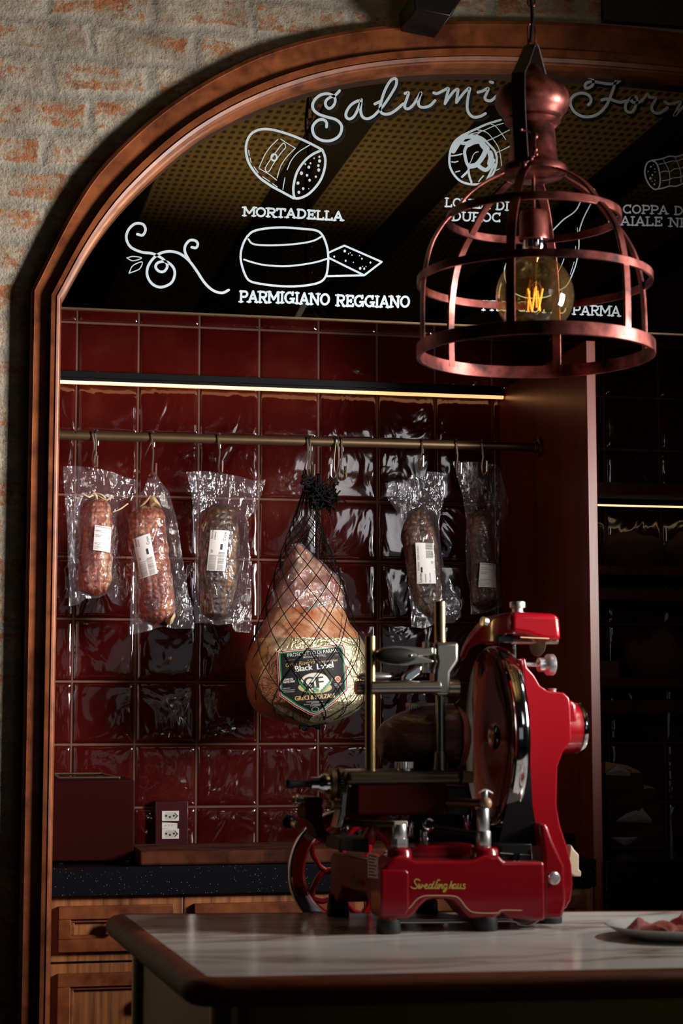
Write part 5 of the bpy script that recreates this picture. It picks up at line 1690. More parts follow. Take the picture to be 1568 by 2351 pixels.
mb = MB().add([Vector((p.x, p.y, 0.10)) for p in kick] + [Vector((p.x, p.y, 0.0)) for p in kick], [(0, 1, 2, 3), (7, 6, 5, 4)] + [(i, i + 4, (i + 1) % 4 + 4, (i + 1) % 4) for i in range(4)])
mb.build('plinth', M['blackmatte'], tb)

# plate with sliced ham
pl = at_z(1400, 2128, TZ + 0.018)
pr_ = 0.105
pcx, pcy = pl.x + pr_ * 0.985, pl.y - 0.0
pe = empty('plate', (pcx, pcy, TZ), 'white plate of ham slices, cut by the right edge of the photo', 'plate')
MB().lathe([(0.0, 0.001), (0.058, 0.001), (0.062, 0.0), (0.066, 0.001), (0.085, 0.008), (0.103, 0.0175), (0.105, 0.019), (0.104, 0.020), (0.100, 0.0185), (0.083, 0.0095), (0.066, 0.004), (0.0, 0.004)], (pcx, pcy, TZ), (0, 0, 1), 72, cap=False).build('dish', M['porcelain'], pe, angle=60)
SLG = 'sliced ham on the plate'


def ham_slice(cx, cy, w, d, h, seed, lab):
    def fn(u, v):
        x, y = (u - .5) * w, (v - .5) * d
        e = 1 - (2 * u - 1) ** 2
        z = 0.008 + h * max(0, math.sin(math.pi * u)) ** 1.1 * (0.55 + 0.45 * math.cos(v * 4 + seed)) + noise.noise(Vector((u * 4, v * 4, seed))) * 0.006
        k = 1 + 0.2 * noise.noise(Vector((u * 3, v * 3, seed + 5)))
        return Vector((pcx + cx + x * k, pcy + cy + y * k + 0.006 * math.sin(u * 9 + seed), TZ + max(0.006, z)))
    mb = MB().grid(fn, 26, 16)
    o = single(mb, 'ham_slice', M['slice'], lab, 'ham slice', SLG, angle=80, fix=False)
    sm = o.modifiers.new('thickness', 'SOLIDIFY'); sm.thickness = 0.0012
    return o


ham_slice(-0.050, -0.012, 0.055, 0.05, 0.026, 1.2, 'folded ham slice nearest the left rim of the white plate')
ham_slice(0.000, -0.018, 0.06, 0.05, 0.012, 4.4, 'flat ham slice in the middle of the white plate')
ham_slice(0.030, 0.012, 0.055, 0.055, 0.028, 7.9, 'tall folded ham slice on the right of the white plate')
ham_slice(-0.012, 0.026, 0.07, 0.05, 0.012, 10.3, 'ham slice lying behind the folded ones on the white plate')
# ================================================================== cage pendant lamp
LY = -1.70
lk_ = (at_y(1228, 800, LY) - at_y(1227, 800, LY)).length
LX = at_y(1229, 806, LY).x


def lz_(py): return at_y(1228, py, LY).z


lamp = empty('pendant_lamp', (LX, LY, lz_(806)), 'antique copper cage pendant lamp with amber filament bulb, hanging over the island table', 'lamp')
PH = R(-29)


def around(r, ang, z):
    """ang 0 faces the camera side, positive turns to the right"""
    return Vector((LX + r * math.sin(ang), LY - r * math.cos(ang), z))


cage = [(255, 806), (256.5, 760), (256, 700), (252, 645), (238, 580), (215, 535), (187, 500), (150, 455), (112, 425), (70, 402)]
cg = catmull([Vector((r * lk_, 0, lz_(y))) for r, y in cage], 5)
for i in range(6):
    a = PH + i * R(60)
    mb = MB()
    tg = Vector((math.cos(a), math.sin(a), 0))
    wd2, th2 = 0.0072, 0.0022
    vs_, fs = [], []
    for j, p in enumerate(cg):
        t = (cg[min(j + 1, len(cg) - 1)] - cg[max(j - 1, 0)]).normalized()
        rad = Vector((math.sin(a), -math.cos(a), 0))
        nrm = (rad * t.z - Vector((0, 0, 1)) * t.x)
        c = around(p.x, a, p.z)
        for su, sn in ((-1, -1), (1, -1), (1, 1), (-1, 1)):
            vs_.append(c + tg * (su * wd2) + nrm * (sn * th2))
    for j in range(len(cg) - 1):
        for k in range(4):
            k2 = (k + 1) % 4
            fs.append((j * 4 + k, j * 4 + k2, (j + 1) * 4 + k2, (j + 1) * 4 + k))
    fs += [(0, 1, 2, 3), tuple(4 * (len(cg) - 1) + k for k in (3, 2, 1, 0))]
    mb.add(vs_, fs)
    mb.build('cage_bar', M['copper'], lamp, bevel=0.0008)
for (r, y, h, t) in ((257, 806, 0.0105, 0.003), (256, 645, 0.0065, 0.0025), (190, 502, 0.0065, 0.0025)):
    rr, z = r * lk_, lz_(y)
    MB().lathe([(rr - t, -h), (rr + t, -h), (rr + t, h), (rr - t, h), (rr - t, -h)], (LX, LY, z), (0, 0, 1), 96, cap=False).build('cage_hoop', M['copper'], lamp, bevel=0.0008)
dome = [(0, 410), (60, 408), (75, 402), (77, 392), (72, 384), (58, 380), (55, 374), (53, 350), (49, 310), (48, 292), (56, 288), (62, 281), (60, 274), (66, 270), (68, 263), (76, 256), (83, 240), (82, 222), (74, 205), (56, 190), (36, 178), (24, 168), (20, 158), (12, 150), (0, 148)]
MB().lathe([(r * lk_, lz_(y)) for r, y in dome][::-1], (LX, LY, 0), (0, 0, 1), 64).build('turned_cap', M['copper'], lamp, angle=50)
MB().cyl((LX, LY, lz_(490)), (LX, LY, lz_(405)), 0.003, seg=12).build('stem', M['copper'], lamp)
so = MB().lathe([(r * lk_, lz_(y)) for r, y in [(0, 552), (33, 552), (34, 548), (33, 540), (32, 495), (29, 487), (0, 485)]], (LX, LY, 0), (0, 0, 1), 40).build('socket', M['copper'], lamp, angle=50)
MB().lathe([(r * lk_, lz_(y)) for r, y in [(0, 577), (22, 576), (25, 570), (25, 553), (0, 552.5)]], (LX, LY, 0), (0, 0, 1), 12, ref=(1, .3, 0)).build('socket_collar', M['chrome'], so)
bprof = [(0, 766.5), (22, 764), (45, 754), (66, 737), (80, 714), (86, 684), (83, 655), (72, 628), (55, 608), (38, 594), (29, 584), (25, 577), (23, 572)]
cb = catmull([Vector((r * lk_, 0, lz_(y))) for r, y in bprof], 4)
bl = MB().lathe([(max(0, p.x), p.z) for p in cb], (LX, LY, 0), (0, 0, 1), 64, cap=False).build('bulb', M['bulb'], lamp, angle=80)
MB().lathe([(r * lk_, lz_(y)) for r, y in [(4, 662), (6, 650), (5, 630), (11, 595), (14, 578)]], (LX, LY, 0), (0, 0, 1), 20).build('glass_stem', M['bulb'], bl)
for i, (x0, y0, x1, y1, dy) in enumerate([(1209, 663, 1217, 712, -.006), (1218, 716, 1226, 661, .006), (1227, 661, 1229, 706, -.004), (1233, 712, 1243, 663, .004), (1237, 714, 1231, 668, .008), (1209, 714, 1212, 668, .008)]):
    MB().tube([at_y(x0 + 3, y0, LY + dy), at_y(x1 + 3, y1, LY + dy)], 0.0013, 8).build('filament', M['filament'], bl)
mb = MB()
for (x0, y0, x1, y1) in ((1209, 663, 1226, 648), (1243, 663, 1232, 648), (1226, 661, 1229, 646), (1217, 716, 1229, 722), (1238, 714, 1229, 722)):
    mb.tube([at_y(x0 + 3, y0, LY), at_y(x1 + 2, y1, LY)], 0.0004, 5)
mb.build('filament_wire', M['steel'], bl)
# yoke: a bent strap in front of the cap and one behind it
for s, nm in ((0, 'yoke_strap'), (1, 'yoke_strap')):
    a = R(-37) + s * math.pi
    prof_ = [(2, 103), (14, 110), (62, 168), (90, 196), (92, 240), (88, 300), (74, 385), (70, 396)]
    P = [around(r * lk_, a, lz_(y)) for r, y in prof_]
    tg = Vector((math.cos(a), math.sin(a), 0))
    rad = Vector((math.sin(a), -math.cos(a), 0))
    mb = MB()
    vs_, fs = [], []
    for j, p in enumerate(P):
        w = 0.0115 if j > 1 else 0.010
        for su, sn in ((-1, -1), (1, -1), (1, 1), (-1, 1)):
            vs_.append(p + tg * (su * w) + rad * (sn * 0.0018))
    for j in range(len(P) - 1):
        for k in range(4):
            k2 = (k + 1) % 4
            fs.append((j * 4 + k, j * 4 + k2, (j + 1) * 4 + k2, (j + 1) * 4 + k))
    fs += [(0, 1, 2, 3), tuple(4 * (len(P) - 1) + k for k in (3, 2, 1, 0))]
    mb.add(vs_, fs).build(nm, M['darkcopper'], lamp, bevel=0.0006)
# wing-nut linkage on the front strap
mb = MB()
L = [(1196, 297), (1216, 304), (1228, 313), (1228, 343), (1226, 352), (1230, 354), (1218, 364), (1202, 377)]
P = [at_y(x, y, LY - 0.075) for x, y in L]
mb.tube(P, 0.0018, 8)
for p, r in zip(P, (.003, .002, .0055, .005, .004, .004, .005, .0055)): mb.ball(p, r, nu=12, nv=8)
mb.build('thumb_screw', M['copper'], lamp)
# chain and cable up to the ceiling
z = lz_(101) - 0.004
i = 0
mb = MB()
while z < 2.975:
    c, sn = (1, 0) if i % 2 == 0 else (0.25, 0.97)
    pts = []
    for k in range(20):
        a = 2 * math.pi * k / 20
        u, v = 0.0062 * math.cos(a), 0.0085 * math.sin(a) + (0.012 if math.sin(a) > 0 else -0.012 if math.sin(a) < 0 else 0)
        pts.append(Vector((LX + u * c, LY + u * sn, z + 0.018 + v)))
    mb.tube(pts, 0.0017, 7, closed=True)
    z += 0.0345
    i += 1
mb.build('chain', M['copper'], lamp)
zc = lz_(103)
mb = MB().tube(catmull([Vector((LX - 0.006 + 0.004 * math.sin(k * 1.7), LY - 0.012, zc + (2.98 - zc) * k / 14)) for k in range(15)], 3), 0.0032, 8)
mb.build('cable', M['black'], lamp)
MB().lathe([(0.0, 2.955), (0.03, 2.957), (0.055, 2.97), (0.06, 2.984)], (LX, LY, 0), (0, 0, 1), 32).build('ceiling_rose', M['copper'], lamp)

# ================================================================== the slicer
SO = Vector((0.364, -1.737, TZ))
SA = R(2.5)
SR = Matrix.Rotation(SA, 4, 'Z')
ST = Matrix.Translation(SO) @ SR
SI = ST.inverted()
vax = SR.to_3x3() @ Vector((0, 1, 0))


def S(px, py, v=0.0):
    d = ray(px, py)
    p0 = SO + vax * v
    t = (p0 - CAM).dot(vax) / d.dot(vax)
    return SI @ (CAM + d * t)


sl = empty('meat_slicer', SO + (SR.to_3x3() @ Vector((0.12, 0.12, 0))), 'glossy red flywheel meat slicer with mirror blade standing on the marble table', 'meat slicer')


def mk(): return MB(ST)


def P2(pts, v):
    return [(S(x, y, v).x, S(x, y, v).z) for x, y in pts]


def slab(pts, v, v0, v1, mb=None):
    """outline in pixels read at depth v, extruded from v0 to v1"""
    poly = P2(pts, v)
    return (mb or mk()).prism(poly, lambda p, sd: (p[0], v0 if sd == 0 else v1, p[1]))


uL, uR = S(872, 2050, 0).x, S(1243, 2050, 0).x
# body shell: arched skirts, four legs and the deck
front = [(871, 1992), (896, 1968), (915, 1962), (950, 1974), (1080, 1974), (1105, 1962), (1140, 1962), (1150, 1976), (1243, 1976), (1245, 2112), (1225, 2112), (1162, 2106), (1147, 2093), (1130, 2107), (1075, 2107), (1062, 2098), (1046, 2076), (1034, 2066), (1015, 2062), (990, 2062), (972, 2066), (958, 2080), (946, 2097), (930, 2108), (872, 2108)]
mb = slab(front, 0.0, -0.016, 0.055)
body_f = mb.build('base', M['red'], sl, bevel=0.007, seg=4)
slab([(873, 1996), (932, 1996), (938, 2004), (938, 2088), (930, 2103), (873, 2104)], -0.016, -0.0195, 0.0).build('base_pillar', M['red'], body_f, bevel=0.006, seg=4)
wt_ = S(900, 1978, 0).z
wb = S(900, 2064, 0).z
wlo = S(900, 2106, 0).z
mb = mk()
lip = [(-0.008, wlo), (0.052, wlo), (0.066, wlo + .008), (0.082, wb), (0.205, wb), (0.222, wlo + .01), (0.235, wlo), (0.275, wlo), (0.275, wt_ - .012), (0.262, wt_ - .004), (0.0, wt_)]
mb.prism(lip, lambda p, sd: ((uL + 0.004 - 0.05 * p[0] if sd == 0 else uL + 0.018), p[0], p[1]))
mb.box((uL + 0.012, 0.03, wb + 0.004), (uR - 0.02, 0.275, wt_ - 0.012))
mb.box((uL + 0.0, 0.238, wlo), (uL + 0.05, 0.276, wt_ - 0.01))
mb.box((S(962, 2080, 0.29).x, 0.25, wlo), (S(1005, 2080, 0.29).x, 0.28, wt_ - 0.01))
mb.build('base_housing', M['redsoft'], sl, bevel=0.006, seg=3)
# corner bosses with posts
for (px, ptop, pw_, nm) in ((917, 1947, 27, 'corner_boss'), (1112, 1945, 32, 'corner_boss')):
    c = S(px, 1960, 0.012)
    r = pw_ * 0.00069
    zt = S(px, ptop, 0.012).z
    mk().lathe([(r * 1.2, wt_ - 0.03), (r * 1.15, wt_ - 0.012), (r * 1.06, wt_ - 0.002), (r, zt - 0.004), (r * 0.86, zt)], (c.x, 0.012, 0), (0, 0, 1), 36).build(nm, M['red'], sl, angle=60)
# pinstripe, name and stickers
pin = [(878, 2093), (915, 2094), (938, 2086), (955, 2067), (970, 2058), (990, 2056), (1040, 2057), (1056, 2065), (1072, 2085), (1090, 2095), (1140, 2096), (1152, 2090), (1198, 2090)]
mb = mk().ribbon([(p.x, p.z) for p in [S(x, y, -0.0163) for x, y in pin]], 0.0014, lambda x, y, sd: (x, -0.0166 - (0.0002 if sd == 0 else -0.0004), y), n=5)
mb.build('pinstripe', M['pin'], body_f)
name_strokes = [
    [(375, 272), (350, 255), (310, 248), (278, 270), (275, 310), (300, 350), (325, 385), (320, 415), (290, 435), (240, 428), (205, 405)],
    [(350, 350), (362, 348), (352, 400), (358, 435)], [(362, 430), (385, 390), (400, 350), (390, 400), (398, 432)], [(398, 432), (425, 400), (432, 350), (440, 375), (470, 392)],
    [(470, 392), (515, 385), (530, 360), (505, 348), (478, 380), (480, 425), (505, 436), (545, 420)],
    [(625, 355), (590, 352), (562, 390), (568, 432), (600, 425), (628, 370)], [(672, 295), (645, 350), (622, 410), (632, 436), (660, 420)],
    [(778, 272), (760, 258), (735, 275), (705, 350), (682, 420), (700, 436), (730, 420)], [(745, 350), (730, 400), (740, 436), (765, 420)], [(775, 350), (768, 400), (762, 436)], [(765, 425), (790, 375), (820, 352), (828, 380), (815, 425), (840, 432)],
    [(925, 355), (885, 350), (860, 390), (868, 430), (900, 425), (925, 370), (910, 440), (890, 485), (862, 502), (845, 492), (870, 465), (930, 430)],
    [(1015, 292), (990, 360), (965, 436)], [(970, 430), (1000, 375), (1025, 358), (1030, 390), (1015, 430), (1040, 432)], [(1105, 355), (1065, 352), (1045, 395), (1055, 432), (1085, 420), (1105, 365), (1095, 410), (1105, 436), (1130, 420)],
    [(1150, 345), (1135, 400), (1145, 436), (1175, 420), (1200, 350)], [(1200, 350), (1188, 410), (1200, 436), (1225, 420)], [(1285, 350), (1262, 345), (1248, 370), (1275, 395), (1280, 425), (1250, 438), (1228, 425)]]
mb = mk()
for s in name_strokes:
    mb.ribbon([(p.x, p.z) for p in [S(920 + x / 8.71, 1990 + y / 8.71, -0.0163) for x, y in s]], 0.00155, lambda x, y, sd: (x, -0.0169 + (0.0 if sd == 0 else 0.0007) - LAYER[0] * 0.00002, y), n=4)
mb.build('name_script', M['gold'], body_f)


def side(px, py):
    """point on the left flank of the base (plane u = uL)"""
    d = SI.to_3x3() @ ray(px, py)
    c0 = SI @ CAM
    t = (uL - c0.x) / d.x
    return c0 + d * t


q = [side(849, 1957), side(873, 1962), side(873, 2017), side(849, 2014)]
mb = mk().add([p + Vector((-0.0035, 0, 0)) for p in q], [(0, 1, 2, 3)])
pl_ = mb.build('rating_plate', M['alu'], sl, fix=False)
mb = mk()
for i in range(7):
    t0, t1 = 0.08 + i * 0.13, 0.08 + i * 0.13 + 0.055
    a, b = q[0].lerp(q[3], t0), q[0].lerp(q[3], t1)
    c, d = q[1].lerp(q[2], t1), q[1].lerp(q[2], t0)
    off = Vector((-0.0039, 0, 0))
    mb.add([a.lerp(d, .1) + off, d.lerp(a, .1 + .12 * (i % 3)) + off, c.lerp(b, .1 + .12 * (i % 3)) + off, b.lerp(c, .1) + off], [(0, 1, 2, 3)])
mb.build('plate_print', M['ink'], pl_, fix=False)
mb = mk()
for s in name_strokes:
    pp = []
    for x, y in s:
        p = side(797 + (x - 205) / 1080 * 38, 2003 + (y - 250) / 8.5 + (x - 205) / 1080 * 6)
        pp.append((p.y, p.z))
    mb.ribbon(pp, 0.0014, lambda a, b, sd: (uL - 0.0045 - 0.05 * a * 0 - (0.0004 if sd == 0 else 0), a, b), n=3)
mb.build('name_script', pbr('dark_gold', (0.16, 0.06, 0.02), 0.5), sl)  # darker gold than the lettering on the front
# rubber feet
for (px, py, v) in ((892, 2142, 0.0), (1115, 2139, 0.0), (776, 2103, 0.262), (980, 2100, 0.268), (1264, 2129, 0.075)):
    p = S(px, py, v)
    r = 0.0187
    mk().lathe([(r * 0.96, 0.0), (r, 0.002), (r * 0.97, 0.019), (r * 0.94, 0.021), (0, 0.021)], (p.x, v, 0.0), (0, 0, 1), 32).build('foot', M['rubber'], sl, angle=50)
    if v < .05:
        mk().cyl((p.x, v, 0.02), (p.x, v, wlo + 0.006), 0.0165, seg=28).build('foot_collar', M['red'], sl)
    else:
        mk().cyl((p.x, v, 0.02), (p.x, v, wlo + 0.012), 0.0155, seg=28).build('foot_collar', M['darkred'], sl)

# blade column and motor
col = [(1222, 2098), (1222, 1968), (1217, 1880), (1213, 1790), (1210, 1700), (1203, 1600), (1196, 1512), (1204, 1511), (1208, 1532), (1224, 1550), (1238, 1574), (1256, 1586), (1292, 1590), (1305, 1602), (1308, 1628), (1310, 1700), (1290, 1728), (1278, 1760), (1276, 1850), (1284, 1895), (1299, 1940), (1310, 1985), (1313, 2030), (1308, 2066), (1298, 2084), (1284, 2094), (1255, 2098)]
slab(col, 0.085, 0.080, 0.20).build('column', M['red'], sl, bevel=0.013, seg=5)
slab([(1236, 2106), (1236, 1955), (1228, 1890), (1247, 1888), (1262, 1930), (1288, 1985), (1291, 2060), (1283, 2106)], 0.02, 0.0, 0.12).build('column_foot', M['red'], sl, bevel=0.010, seg=4)
c0, c1 = S(1216, 1672, 0.125), S(1324, 1672, 0.125)
rm = 0.041
mk().lathe([(rm * 1.0, 0), (rm * 1.02, 0.006), (rm * 1.02, 0.016), (rm * 1.01, 0.024), (rm, 0.03), (rm, c1.x - c0.x - 0.012), (rm * 0.98, c1.x - c0.x - 0.010), (rm * 0.98, c1.x - c0.x)], (c0.x, 0.125, c0.z), (1, 0, 0), 56).build('motor_housing', M['red'], sl, angle=50)
mk().lathe([(rm * 1.005, 0), (rm * 1.02, 0.002), (rm * 1.0, 0.006), (rm * 0.9, 0.008), (rm * 0.86, 0.0075), (0, 0.007)], (c1.x - 0.001, 0.125, c0.z), (1, 0, 0), 56).build('motor_cap', M['chrome'], sl, angle=50)
slab([(1226, 1632), (1226, 1608), (1300, 1606), (1318, 1614), (1320, 1660), (1226, 1660)], 0.10, 0.083, 0.19).build('motor_saddle', M['red'], sl, bevel=0.008, seg=4)
p = S(1268, 1591, 0.12)
mk().lathe([(0.0075, 0), (0.0075, 0.004), (0.006, 0.0045), (0.007, 0.009), (0.005, 0.0095), (0, 0.0095)], (p.x, 0.12, p.z - 0.002), (0, 0, 1), 20).build('oil_cap', M['alu'], sl)
p = S(1271, 2016, 0.0)
mk().lathe([(0.010, 0.0), (0.010, -0.004), (0.007, -0.007), (0, -0.008)], (S(1262, 2016, 0.0).x + 0.006, -0.0005, p.z), (0, 1, 0), 24).build('cover_screw', M['alu'], sl)
mb = slab([(1308, 1938), (1316, 1950), (1327, 1962), (1327, 1996), (1332, 2000), (1332, 2012), (1318, 2012), (1300, 2000)], 0.20, 0.195, 0.215)
mb.build('rear_lever', pbr('bone_handle', (0.45, 0.36, 0.25), 0.45), sl, bevel=0.002)

# blade: dished mirror disc in a ring guard
bc = S(1134, 1690, 0.135)
BR = 0.1445
BAX = Matrix.Rotation(R(-2.0), 3, 'Z') @ Vector((-1, 0, 0))
BO = Vector((bc.x, 0.135, bc.z))
mk().lathe([(0.0, 0.0), (0.060, -0.0005), (0.112, 0.0), (0.116, 0.0012), (0.128, 0.004), (BR - 0.003, 0.009), (BR - 0.002, 0.0098), (BR - 0.003, 0.0075), (0.110, -0.006), (0.0, -0.012)], BO, BAX, 96).build('blade', M['blade'], sl, angle=40)
mk().lathe([(0, 0.0035), (0.006, 0.0035), (0.008, 0.002), (0.011, 0.002), (0.015, 0.005), (0.019, 0.005), (0.022, 0.002), (0.023, -0.001)], BO, BAX, 48).build('blade_hub', M['darkchrome'], sl, angle=40)
mk().lathe([(BR - 0.0015, 0.006), (BR + 0.0015, 0.006), (BR + 0.0025, 0.002), (BR + 0.0025, -0.010), (BR - 0.002, -0.016), (BR - 0.014, -0.020), (BR - 0.020, -0.018), (BR - 0.010, -0.010), (BR - 0.0015, -0.006), (BR - 0.0015, 0.006)], BO, BAX, 96, cap=False).build('ring_guard', M['chrome'], sl, angle=40)
mk().lathe([(0.10, -0.012), (0.095, -0.028), (0.05, -0.036), (0.0, -0.036)], BO, BAX, 64).build('blade_backing', M['red'], sl, angle=50)
# sharpener cover over the top of the blade
e_u = SR
cap = [(1150, 1412), (1166, 1407), (1258, 1412), (1264, 1424), (1268, 1474), (1222, 1474), (1190, 1462), (1150, 1457)]
sc_ = slab(cap, 0.10, 0.055, 0.150).build('sharpener_cover', M['red'], sl, bevel=0.012, seg=5)
hood = P2([(1075, 1507), (1084, 1478), (1098, 1452), (1118, 1428), (1140, 1412), (1168, 1407), (1168, 1459), (1148, 1457), (1138, 1480), (1126, 1477), (1110, 1476), (1092, 1487), (1083, 1512)], 0.10)
hu = S(1160, 1430, 0.10).x
hm = mk()
npt = len(hood)
hv = [(u, 0.058 + max(0.0, hu - u) * 1.35, w) for u, w in hood] + [(u, 0.150, w) for u, w in hood]
hm.add(hv, [tuple(range(npt)), tuple(range(npt, 2 * npt))[::-1]] + [(i, i + npt, (i + 1) % npt + npt, (i + 1) % npt) for i in range(npt)])
hm.build('blade_hood', M['red'], sl, bevel=0.008, seg=4)
a, b = S(1196, 1463, 0.052), S(1262, 1466, 0.052)
mk().tube([(a.x, 0.0545, a.z), (b.x, 0.0545, b.z)], 0.0008, 6).build('cover_stripe', M['pin'], sl)
zt = S(1188, 1411, 0.10).z
p = S(1188, 1400, 0.10)
pk = 0.00069
mk().lathe([(13 * pk, 0), (13 * pk, 18 * pk), (12 * pk, 19 * pk)] + [(18 * pk, 20 * pk), (18.5 * pk, 22 * pk), (18.5 * pk, 33 * pk), (17.5 * pk, 34.5 * pk), (0, 34.5 * pk)], (p.x, 0.10, zt - 0.003), (0, 0, 1), 40).build('cover_knob', M['alu'], sl, angle=40)
a, b = S(1172, 1471, 0.10), S(1280, 1472, 0.10)
mk().cyl((a.x, 0.10, a.z), (b.x, 0.10, b.z), 0.0058, seg=20, ch=.001).build('sharpener_shaft', M['steel'], sl)
p = S(1234, 1484, 0.10)
mk().lathe([(0.0185, -0.002), (0.020, 0.0), (0.0185, 0.002), (0.010, 0.003), (0.0, 0.003)], (p.x, 0.10, p.z + .003), (1, 0.35, 0), 36).build('grinding_wheel', M['bronze'], sl)
p = S(1160, 1468, 0.06)
mk().box((p.x - 0.008, 0.075, p.z - 0.004), (p.x + 0.02, 0.10, p.z + 0.008)).build('sharpener_bracket', M['black'], sl, bevel=0.002)
a, b = S(1181, 1478, 0.10), S(1182, 1500, 0.10)
mk().cyl((a.x, 0.10, b.z - .02), (a.x, 0.10, a.z), 0.0028, seg=14).build('sharpener_rod', M['chrome'], sl)
a, b = S(1200, 1525, 0.10), S(1235, 1526, 0.10)
ad = mk().cyl((a.x - 0.004, 0.10, a.z), (b.x, 0.10, b.z), 0.0036, seg=16).build('adjusting_screw', M['alu'], sl)
mk().lathe([(0.0, 0), (0.010, 0.0), (0.0115, 0.001), (0.0115, 0.010), (0.009, 0.012), (0.009, 0.014), (0.0165, 0.015), (0.0175, 0.0165), (0.0175, 0.0255), (0.016, 0.027), (0, 0.027)], (b.x, 0.10, b.z), (1, 0, 0), 40).build('adjusting_knob', M['alu'], ad, angle=40)
p = S(1104, 1429, 0.07)
mk().lathe([(0.0, 0), (0.006, 0.0), (0.0075, 0.001), (0.0075, 0.008), (0, 0.009)], (p.x + .006, 0.06, p.z), (-1, -.4, .2), 24).build('guard_screw', M['steel'], sl)
# splash guard, coloured black for what it mirrors, and pale deflector
slab([(1176, 1790), (1196, 1770), (1217, 1766), (1222, 1850), (1236, 1936), (1236, 1942), (1146, 1936), (1146, 1928)], 0.03, 0.028, 0.032).build('splash_guard', M['plexi'], sl)
slab([(1178, 1742), (1207, 1728), (1206, 1760), (1200, 1800), (1190, 1838), (1162, 1846), (1168, 1820), (1176, 1780)], 0.02, 0.018, 0.021).build('slice_deflector', M['satin'], sl)

# carriage
bx = lambda a, b, v0, v1, n, m, bev=0.003, par=sl: mk().box((S(a[0], a[1], v0).x, v0, S(a[0], a[1], v0).z), (S(b[0], b[1], v0).x, v1, S(b[0], b[1], v0).z)).build(n, M[m], par, bevel=bev)
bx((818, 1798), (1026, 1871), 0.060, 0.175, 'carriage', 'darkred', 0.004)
a, b = S(788, 1786, 0.075), S(1054, 1788, 0.075)
hz = (S(900, 1768, .06).z - S(900, 1801, .06).z) / 2
mk().box((a.x, 0.055, a.z - hz), (b.x, 0.19, a.z + hz)).build('feed_plate', M['gunmetal'], sl, bevel=0.009, seg=4)
mk().box((b.x - 0.0005, 0.058, a.z - hz * .85), (b.x + 0.019, 0.185, a.z + hz * .85)).build('plate_end', M['bronze'], sl, bevel=0.003)
bx((1026, 1806), (1078, 1872), 0.10, 0.20, 'meat_table', 'black', 0.002)
# feed gear with black crank
g = S(764, 1799, 0.10)
ga = (1, 0.0, 0)


def on_axis(px0, px1, r, nm, mt, prof_=None, seg=40):
    a_, b_ = S(px0, 1799, 0.10), S(px1, 1799, 0.10)
    L_ = b_.x - a_.x
    pr2 = [(0, 0), (r * .93, 0), (r, L_ * .15), (r, L_ * .85), (r * .93, L_), (0, L_)] if prof_ is None else [(k * r, t * L_) for k, t in prof_]
    return mk().lathe(pr2, (a_.x, 0.10, g.z), ga, seg).build(nm, M[mt], sl, angle=40)


on_axis(655, 714, 0.0074, 'crank_handle', 'black', [(0, 0), (.7, 0.01), (.95, .06), (1.0, .15), (.9, .3), (.66, .55), (.60, .8), (.75, .9), (.7, 1), (0, 1)])
on_axis(713, 756, 0.0165, 'crank_sleeve', 'chrome', [(0, 0), (.62, 0), (.66, .05), (.66, .35), (.72, .42), (.9, .55), (1, .7), (1, 1), (0, 1)])
on_axis(754, 768, 0.0245, 'feed_flange', 'bronze')
on_axis(768.5, 775, 0.0225, 'feed_spacer', 'black')
a_, b_ = S(775, 1799, 0.10), S(788, 1799, 0.10)
mb = mk()
pts = []
for k in range(72):
    th = 2 * math.pi * k / 72
    r = 0.0255 if k % 2 else 0.0238
    pts.append((r * math.cos(th), r * math.sin(th)))
mb.prism(pts, lambda p, sd: (a_.x if sd == 0 else b_.x, 0.10 + p[0], g.z + p[1]))
mb.build('feed_gear', M['bronze'], sl, angle=20)
on_axis(798, 818, 0.0105, 'feed_shaft', 'steel')
mb = slab([(786, 1782), (799, 1778), (799, 1806), (793, 1870), (782, 1902), (770, 1901), (779, 1865)], 0.085, 0.08, 0.12)
mb.build('feed_arm', M['satin'], sl, bevel=0.002)
p = S(766, 1848, 0.08)
mk().lathe([(0, 0), (0.006, 0), (0.006, 0.008), (0.0095, 0.009), (0.0095, 0.014), (0.007, 0.016), (0.007, 0.026), (0, 0.026)], (p.x - .014, 0.085, p.z), (1, 0, 0), 24).build('feed_latch', M['bronze'], sl)
# rear bracket and its chrome end
br = [(695, 1829), (734, 1829), (735, 1880), (742, 1905), (760, 1920), (800, 1926), (800, 1945), (750, 1938), (722, 1918), (712, 1890), (696, 1878)]
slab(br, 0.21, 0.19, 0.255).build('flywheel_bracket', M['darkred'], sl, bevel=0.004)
c_ = S(688, 1838, 0.215)
mk().lathe([(0.0, -0.011), (0.006, -0.011), (0.008, -0.009), (0.008, -0.005), (0.0105, -0.004), (0.0105, 0.0), (0.0085, 0.001), (0.0085, 0.012)], (c_.x - 0.001, 0.215, c_.z), (1, 0, 0), 28).build('bracket_cap', M['chrome'], sl, angle=40)
# chrome posts and rails under the carriage
def post(px, pt, pb, v, r, nm, mt, hexa=False):
    p_, q_ = S(px, pt, v), S(px, pb, v)
    mk().lathe([(r * .95, 0), (r, 0.001), (r, q_.z * 0 + (p_.z - q_.z) - 0.001), (r * .95, p_.z - q_.z), (0, p_.z - q_.z)], (q_.x, v, q_.z), (0, 0, 1), 6 if hexa else 28).build(nm, M[mt], sl)


